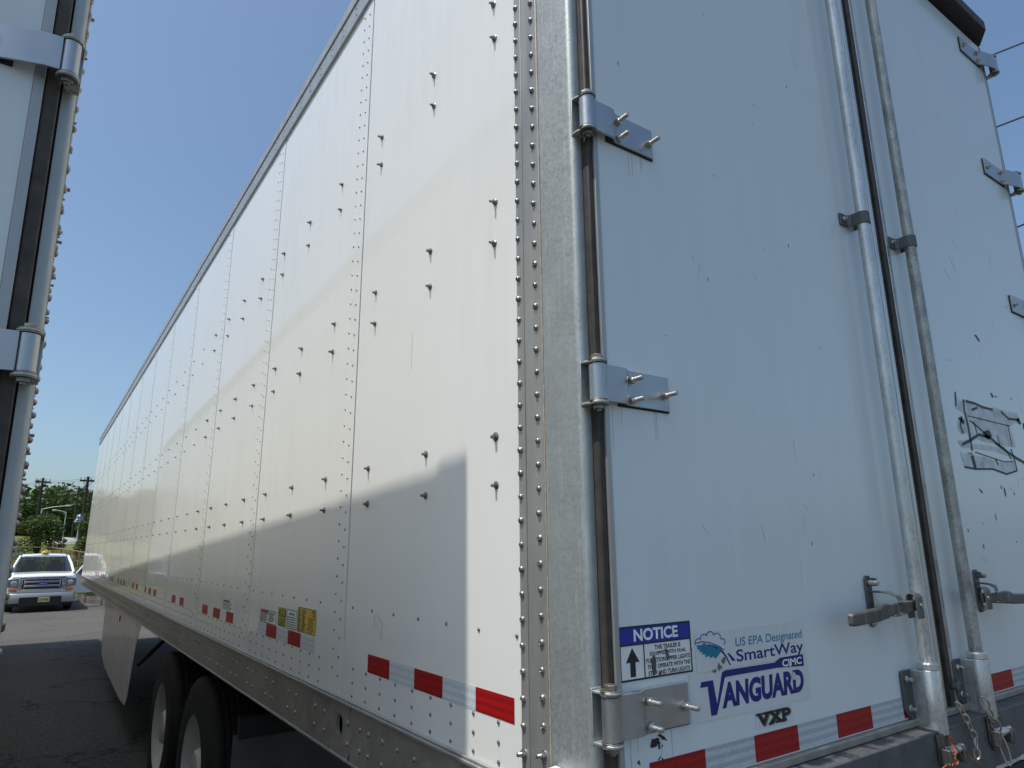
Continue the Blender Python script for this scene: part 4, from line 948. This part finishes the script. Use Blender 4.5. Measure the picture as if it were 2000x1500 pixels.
pp = Plane((0, -.1855, 0), (1,0,0), (0,0,1)); text(pp, 'Z14 FNK', (-.035, .365, .235, .445), .001, 'black_ink', pl_, bold=.02)
m = MB(); m.box(-.88, .05, .20, .88, .2, .5); m.build('lower_valance', 'tblack', tk)
for y in (.92, 4.55):
    for s_ in (-1, 1):
        wd = bpy.data.objects.new('wheel', None); COL.objects.link(wd); wd.parent = tk; wd.location = (s_*.98, y, .39)
        m = MB(); m.lathe((0,0,0), (-s_,0,0), [(.22, 0), (.3, .0), (.375, .03), (.39, .06), (.39, .2), (.36, .25), (.22, .25)], 28); m.build('tyre', 'tyre', wd)
        m = MB(); m.lathe((s_*.004, 0, 0), (-s_,0,0), [(.215, 0), (.2, .03), (.08, .02), (.07, 0)], 20); m.build('rim', 'greybumper', wd)
        m = MB(); m.lathe((s_*-.015, y, .42), (s_,0,0), [(.47, 0), (.47, .025)], 30); 
m = MB(); m.box(-.85, .3, .33, .85, 5.3, .48); m.build('chassis', 'tblack', tk)
m = MB(); m.lathe((0, 2.0, 1.925), (0,0,1), [(.13, 0), (.13, .04), (.10, .085), (.04, .10)], 16); m.build('roof_beacon', 'beacon', tk)
m = MB(); m.tube([(-.98, 1.45, 1.2), (-1.08, 1.42, 1.22)], .02); m.box(-1.24, 1.38, 1.13, -1.06, 1.46, 1.33); m.build('wing_mirror', 'tblack', tk, bevel=.02)
# open driver's door (image right), hinged at its front edge
dr = bpy.data.objects.new('open_door', None); COL.objects.link(dr); dr.parent = tk; dr.location = (1.0, 1.38, 0); dr.rotation_euler = (0, 0, R(-57))
m = MB(); m.box(-.04, 0, .5, .02, 1.15, 1.18); m.build('door_skin', 'truck', dr, bevel=.02)
m = MB(); m.box(-.052, .05, .55, -.041, 1.1, 1.16); m.build('door_trim', 'greybumper', dr, bevel=.01)
m = MB(); m.tube([(-.01, .02, 1.18), (-.10, .60, 1.76), (-.12, 1.1, 1.78), (-.01, 1.14, 1.18)], .03, 6); m.build('window_frame', 'truck', dr)
m = MB(); m.add([(-.02, .06, 1.18), (-.02, 1.12, 1.18), (-.11, 1.08, 1.76), (-.09, .6, 1.74)], [(0, 1, 2, 3)]); m.build('door_window', 'glass', dr, smooth=0)
m = MB(); m.box(.02, .18, 1.12, .24, .28, 1.36); m.build('wing_mirror', 'tblack', dr, bevel=.02)

# ------------------------------------------------------------------ fence, hedge, trees, poles
fn = thing('chain_link_fence', 'rusty chain link fence running behind the pickup truck', 'fence', (-.2, 36, -.2))
FP = [(-12, 36.0, 1.96), (-6, 36.0, 1.98), (-3.2, 36, 2.0), (-1.7, 36, 2.0), (-.17, 36, 1.98), (.12, 34.9, 1.90), (.42, 33.8, 1.85), (.72, 32.6, 1.78), (1.05, 31.2, 1.70), (1.5, 29.6, 1.66), (2.2, 27, 1.62), (3.2, 23, 1.62), (4.4, 18, 1.62)]
o0 = Vector((-.2, 36, -.2))
for i, (x, y, z) in enumerate(FP):
    m = MB(); m.tube([(0, 0, gz(y)+.2-.1), (0, 0, z+.2+(.32 if i in (4,) else 0))], .03, 8); p = m.build('fence_post', 'rust', fn, loc=(x+.2, y-36, 0))
m = MB(); m.tube([Vector(p)-o0 for p in FP], .022, 6); m.build('top_rail', 'rust', fn)
m = MB()
for (x0, y0, z0), (x1, y1, z1) in zip(FP, FP[1:]):
    ln = math.hypot(x1-x0, y1-y0); n = int(ln/.11)
    for k in range(n):
        for sg in (1, -1):
            H = z0+.2
            a_ = Vector((x0, y0, z0)).lerp(Vector((x1, y1, z1)), k/n); k2 = k+sg*8
            t0 = k/n; t1 = t0+sg*.9/ln*.6
            if not 0 <= t1 <= 1: continue
            b_ = Vector((x0, y0, z0)).lerp(Vector((x1, y1, z1)), t1); b_.z = gz(y0)+.02
            m.tube([a_-o0, b_-o0], .0045, 3)
m.build('wire_mesh', 'fencewire', fn)['kind'] = 'stuff'

def leaves(m, c, rad, n, size, rr, shell=.55):
    for _ in range(n):
        while True:
            p = Vector((rr.uniform(-1, 1), rr.uniform(-1, 1), rr.uniform(-1, 1)))
            if p.length < 1 and (p.length > shell or rr.random() < .35): break
        q = Vector((c[0]+p.x*rad[0], c[1]+p.y*rad[1], c[2]+p.z*rad[2]))
        a_ = Vector((rr.gauss(0, 1), rr.gauss(0, 1), rr.gauss(0, .6))).normalized(); b_ = a_.cross(Vector((rr.gauss(0, 1), rr.gauss(0, 1), rr.gauss(0, 1)))).normalized()
        s_ = size*rr.uniform(.6, 1.3); o = len(m.v)
        m.v += [tuple(q-a_*s_), tuple(q+b_*s_*.45), tuple(q+a_*s_), tuple(q-b_*s_*.45)]; m.f.append((o, o+1, o+2, o+3))
def tree(name, loc, h, cr, n, size, mat, label, cat, seed, clumps=9, group=None, th=.35):
    rr = random.Random(seed); t = thing(name, label, cat, loc, group=group); m = MB()
    top = h*th
    m.tube([(0, 0, -.2), (rr.uniform(-.05, .05), 0, top*.6), (rr.uniform(-.1, .1), 0, top*1.4)], [h*.03, h*.024, h*.014], 7)
    cs = []
    for k in range(clumps):
        a_ = 2*math.pi*k/clumps+rr.uniform(-.4, .4); q = rr.uniform(.25, .72)
        c = Vector((math.cos(a_)*cr*q, math.sin(a_)*cr*q, h*th+(h*(1-th))*rr.uniform(.15, .82))); cs.append(c)
        m.tube([(0, 0, top*.7), (c.x*.5, c.y*.5, (top+c.z)/2), tuple(c)], [h*.012, h*.008, h*.004], 5)
    m.build('trunk', 'bark', t); m = MB()
    for c in cs: leaves(m, c, (cr*rr.uniform(.38, .55), cr*rr.uniform(.38, .55), h*rr.uniform(.14, .22)), n//clumps, size, rr, .3)
    m.build('crown', mat, t, smooth=0); return t
tree('young_tree', (-.72, 48, bz(-.72, 48)), 3.0, 1.35, 5200, .085, 'leaf_tree', 'round leafy young tree behind the pickup truck', 'tree', 3, 12, th=.28)
tree('young_tree', (1.75, 44.5, bz(1.7, 44.5)), 3.1, 1.0, 4200, .085, 'leaf_tree', 'leafy young tree half hidden by the trailer front', 'tree', 5, 10, th=.25)
tree('young_tree', (-4.4, 50, bz(-4, 50)), 3.3, 1.5, 3500, .10, 'leaf_tree', 'leafy tree left of the round young tree', 'tree', 8, 10, th=.3)
tree('young_tree', (-9.5, 52, bz(-9, 52)), 3.8, 1.8, 3500, .11, 'leaf_tree', 'outermost leafy tree on the grass bank', 'tree', 9, 10, th=.3)
rr = random.Random(15); m = MB()
for k in range(40):
    x = -7+k*.34; yy = 38.2 if x < .3 else 38.2-(x-.3)*1.3
    leaves(m, (x, yy+rr.uniform(-.3, .5), rr.uniform(.6, 1.05)), (.45, .5, rr.uniform(.7, .95)), 420, .065, rr, .2)
tag(m.build('hedge', 'leaf_hedge', smooth=0), 'bright green hedge behind the chain link fence', 'hedge', kind='stuff')
m = MB(); rr = random.Random(19)
for k in range(10): leaves(m, (-2.0+rr.uniform(-.35, .35), 37.2+rr.uniform(-.2, .2), rr.uniform(1.0, 1.5)), (.14, .14, .12), 120, .035, rr, .1)
tag(m.build('flower_shrub', 'flower', smooth=0), 'red and orange flowering shrub by the fence', 'shrub')
m = MB(); m.box(-.45, -.12, -.3, .45, .12, .55); 
tag(m.build('stone_marker', 'stone', loc=(-2.0, 52, bz(-2, 52)+.25), bevel=.12, seg=3), 'pale rounded stone block on the bank beside the left trailer', 'stone')

# far woods
rr = random.Random(22); m = MB()
for k in range(640):
    x = rr.uniform(-78, 46); y = 118+rr.uniform(0, 48); h = rr.uniform(5.5, 8.0)+.8*math.sin(x*.23)+.5*math.sin(x*.71+1)
    b_ = bz(x, y); r_ = rr.uniform(1.7, 2.9)
    leaves(m, (x, y, b_+h*.5), (r_*1.25, r_*1.1, h*.56), 250, .46, rr, .55)
for k in range(130):
    x = rr.uniform(-78, 46); y = 150+rr.uniform(0, 30); leaves(m, (x, y, bz(x, y)+8.1+rr.uniform(-.6, .9)), (.55, .55, 1.3), 26, .28, rr, .1)
tag(m.build('far_woodland', 'leaf_far', smooth=0), 'dark green belt of woodland along the horizon', 'woodland', kind='stuff')

def upole(x, y, h, label, r=.15, arm=2.6, z0=None, grp='utility poles beyond the fence', tilt=0):
    z0 = bz(x, y) if z0 is None else z0
    t = thing('utility_pole', label, 'utility pole', (x, y, z0), (0, R(tilt), 0), grp); hh = h-z0
    m = MB(); m.tube([(0, 0, -.3), (0, 0, hh)], [r*1.15, r*.8], 10); m.build('pole', 'pole', t)
    m = MB(); m.box(-arm/2, -.06, hh-.45, arm/2, .06, hh-.30); m.build('crossarm', 'pole', t)
    m = MB(); m.tube([(-arm*.28, -.07, hh-.42), (0, -.1, hh-1.1), (arm*.28, -.07, hh-.42)], .03, 5); m.build('arm_brace', 'pole', t)
    for k in (-.46, -.2, .2, .46):
        mm = MB(); mm.lathe((arm*k, 0, hh-.30), (0,0,1), [(.05, 0), (.07, .08), (.04, .16), (.06, .22)], 8); mm.build('insulator', 'lampmetal', t)
    return t
upole(-1.02, 75, 8.5, 'utility pole with crossarm above the round young tree', .13, 1.15)
upole(2.30, 70, 8.35, 'utility pole with crossarm beside the front edge of the trailer', .14, 1.2)
upole(3.15, 110, 10.65, 'thinner more distant utility pole between the two near ones', .13, 1.1)
def sag(p0, p1, s_, n=14):
    P0, P1 = Vector(p0), Vector(p1); return [P0.lerp(P1, k/n)-Vector((0, 0, s_*4*(k/n)*(1-k/n))) for k in range(n+1)]
m = MB()
for dx, dz in ((-.5, 0), (.5, 0)): m.tube(sag((-18+dx, 98, 9.0), (2.30+dx, 70, 8.1), .5), .012, 3)
m.tube(sag((1.8, 70, 8.1), (2.7, 110, 10.4), .2), .012, 3)
tag(m.build('overhead_wire', 'tblack'), 'thin overhead wires strung between the far utility poles', 'wire')
def lamp(x, y, z, armv, label, r=.05, tilt=0):
    z0 = bz(x, y); t = thing('street_lamp', label, 'street lamp', (x, y, z0), group='street lamps beyond the fence'); hh = z-z0
    m = MB(); m.tube([(0, 0, -.2), (0, 0, hh)], [r*1.2, r*.8], 8); m.build('pole', 'lampmetal', t)
    m = MB(); m.tube([(0, 0, hh-.05), (armv*.5, 0, hh+abs(armv)*.10), (armv, 0, hh+abs(armv)*.16)], r*.7, 6); m.build('arm', 'lampmetal', t)
    m = MB(); s_ = 1 if armv > 0 else -1; m.box(armv, -.09, hh+abs(armv)*.16-.05, armv+s_*.32, .09, hh+abs(armv)*.16+.07); m.build('lamp_head', 'lampmetal', t, bevel=.03)
lamp(-.76, 69.5, 5.42, 1.75, 'street lamp with the longest pale curved arm reaching right', .05)
lamp(1.00, 69, 5.15, -.70, 'street lamp with short arm reaching left over the mound', .045)
lamp(-3.3, 72, 6.2, 1.3, 'street lamp almost hidden by the left trailer', .05)
um = thing('canopy', 'pale blue two tier canopy top showing between the trees', 'canopy', (1.92, 66, bz(1.92, 66)))
m = MB(); m.tube([(0, 0, 0), (0, 0, 2.2)], .04, 6); m.build('pole', 'lampmetal', um)
m = MB(); m.lathe((0, 0, 1.55), (0,0,1), [(.42, 0), (.40, .03), (.22, .42)], 6, False, True); m.build('lower_tier', 'canopy_blue', um, smooth=0)
m = MB(); m.lathe((0, 0, 2.0), (0,0,1), [(.28, 0), (.10, .16), (.02, .18)], 6, False, True); m.build('upper_tier', 'canopy_blue', um, smooth=0)

# overhead wires on the right, strung between two poles
upole(13.1, 30, 16.0, 'tall utility pole hidden behind the big trailer', .16, 2.4, -.3, 'utility poles beyond the fence')
upole(13.1, -16, 11.5, 'tall utility pole behind the camera on the right', .16, 2.4, 0, 'utility poles beyond the fence')
def wire(y1, z1, y2, z2, e1, e2, label):
    # smooth curve through the measured span, fixed to the poles at both ends
    pts = []; P = [(-16, e1), (y2, z2), (y1, z1), (30, e2)]
    def h(y):
        s_ = (z1-z2)/(y1-y2)
        if y < y2: t = (y-(-16))/(y2+16); return e1*(1-t)**2+2*(z2-s_*(y2+16)/2)*t*(1-t)+z2*t*t
        if y > y1: t = (y-y1)/(30-y1); return z1*(1-t)**2+2*(z1+s_*(30-y1)/2)*t*(1-t)+e2*t*t
        return z2+s_*(y-y2)
    mm = MB(); mm.tube([(13.14, y, h(y)) for y in [-16+1.0*k for k in range(47)]], .017, 5)
    tag(mm.build('overhead_wire', 'tblack'), label, 'wire', 'overhead wires right of the big trailer')
wire(2.38, 10.92, 1.93, 10.85, 11.2, 15.6, 'topmost overhead wire right of the trailer')
wire(2.57, 9.44, 2.16, 9.41, 9.9, 13.0, 'middle overhead wire right of the trailer')
wire(2.54, 7.37, 2.49, 7.375, 8.2, 9.0, 'lowest overhead wire at the right edge')
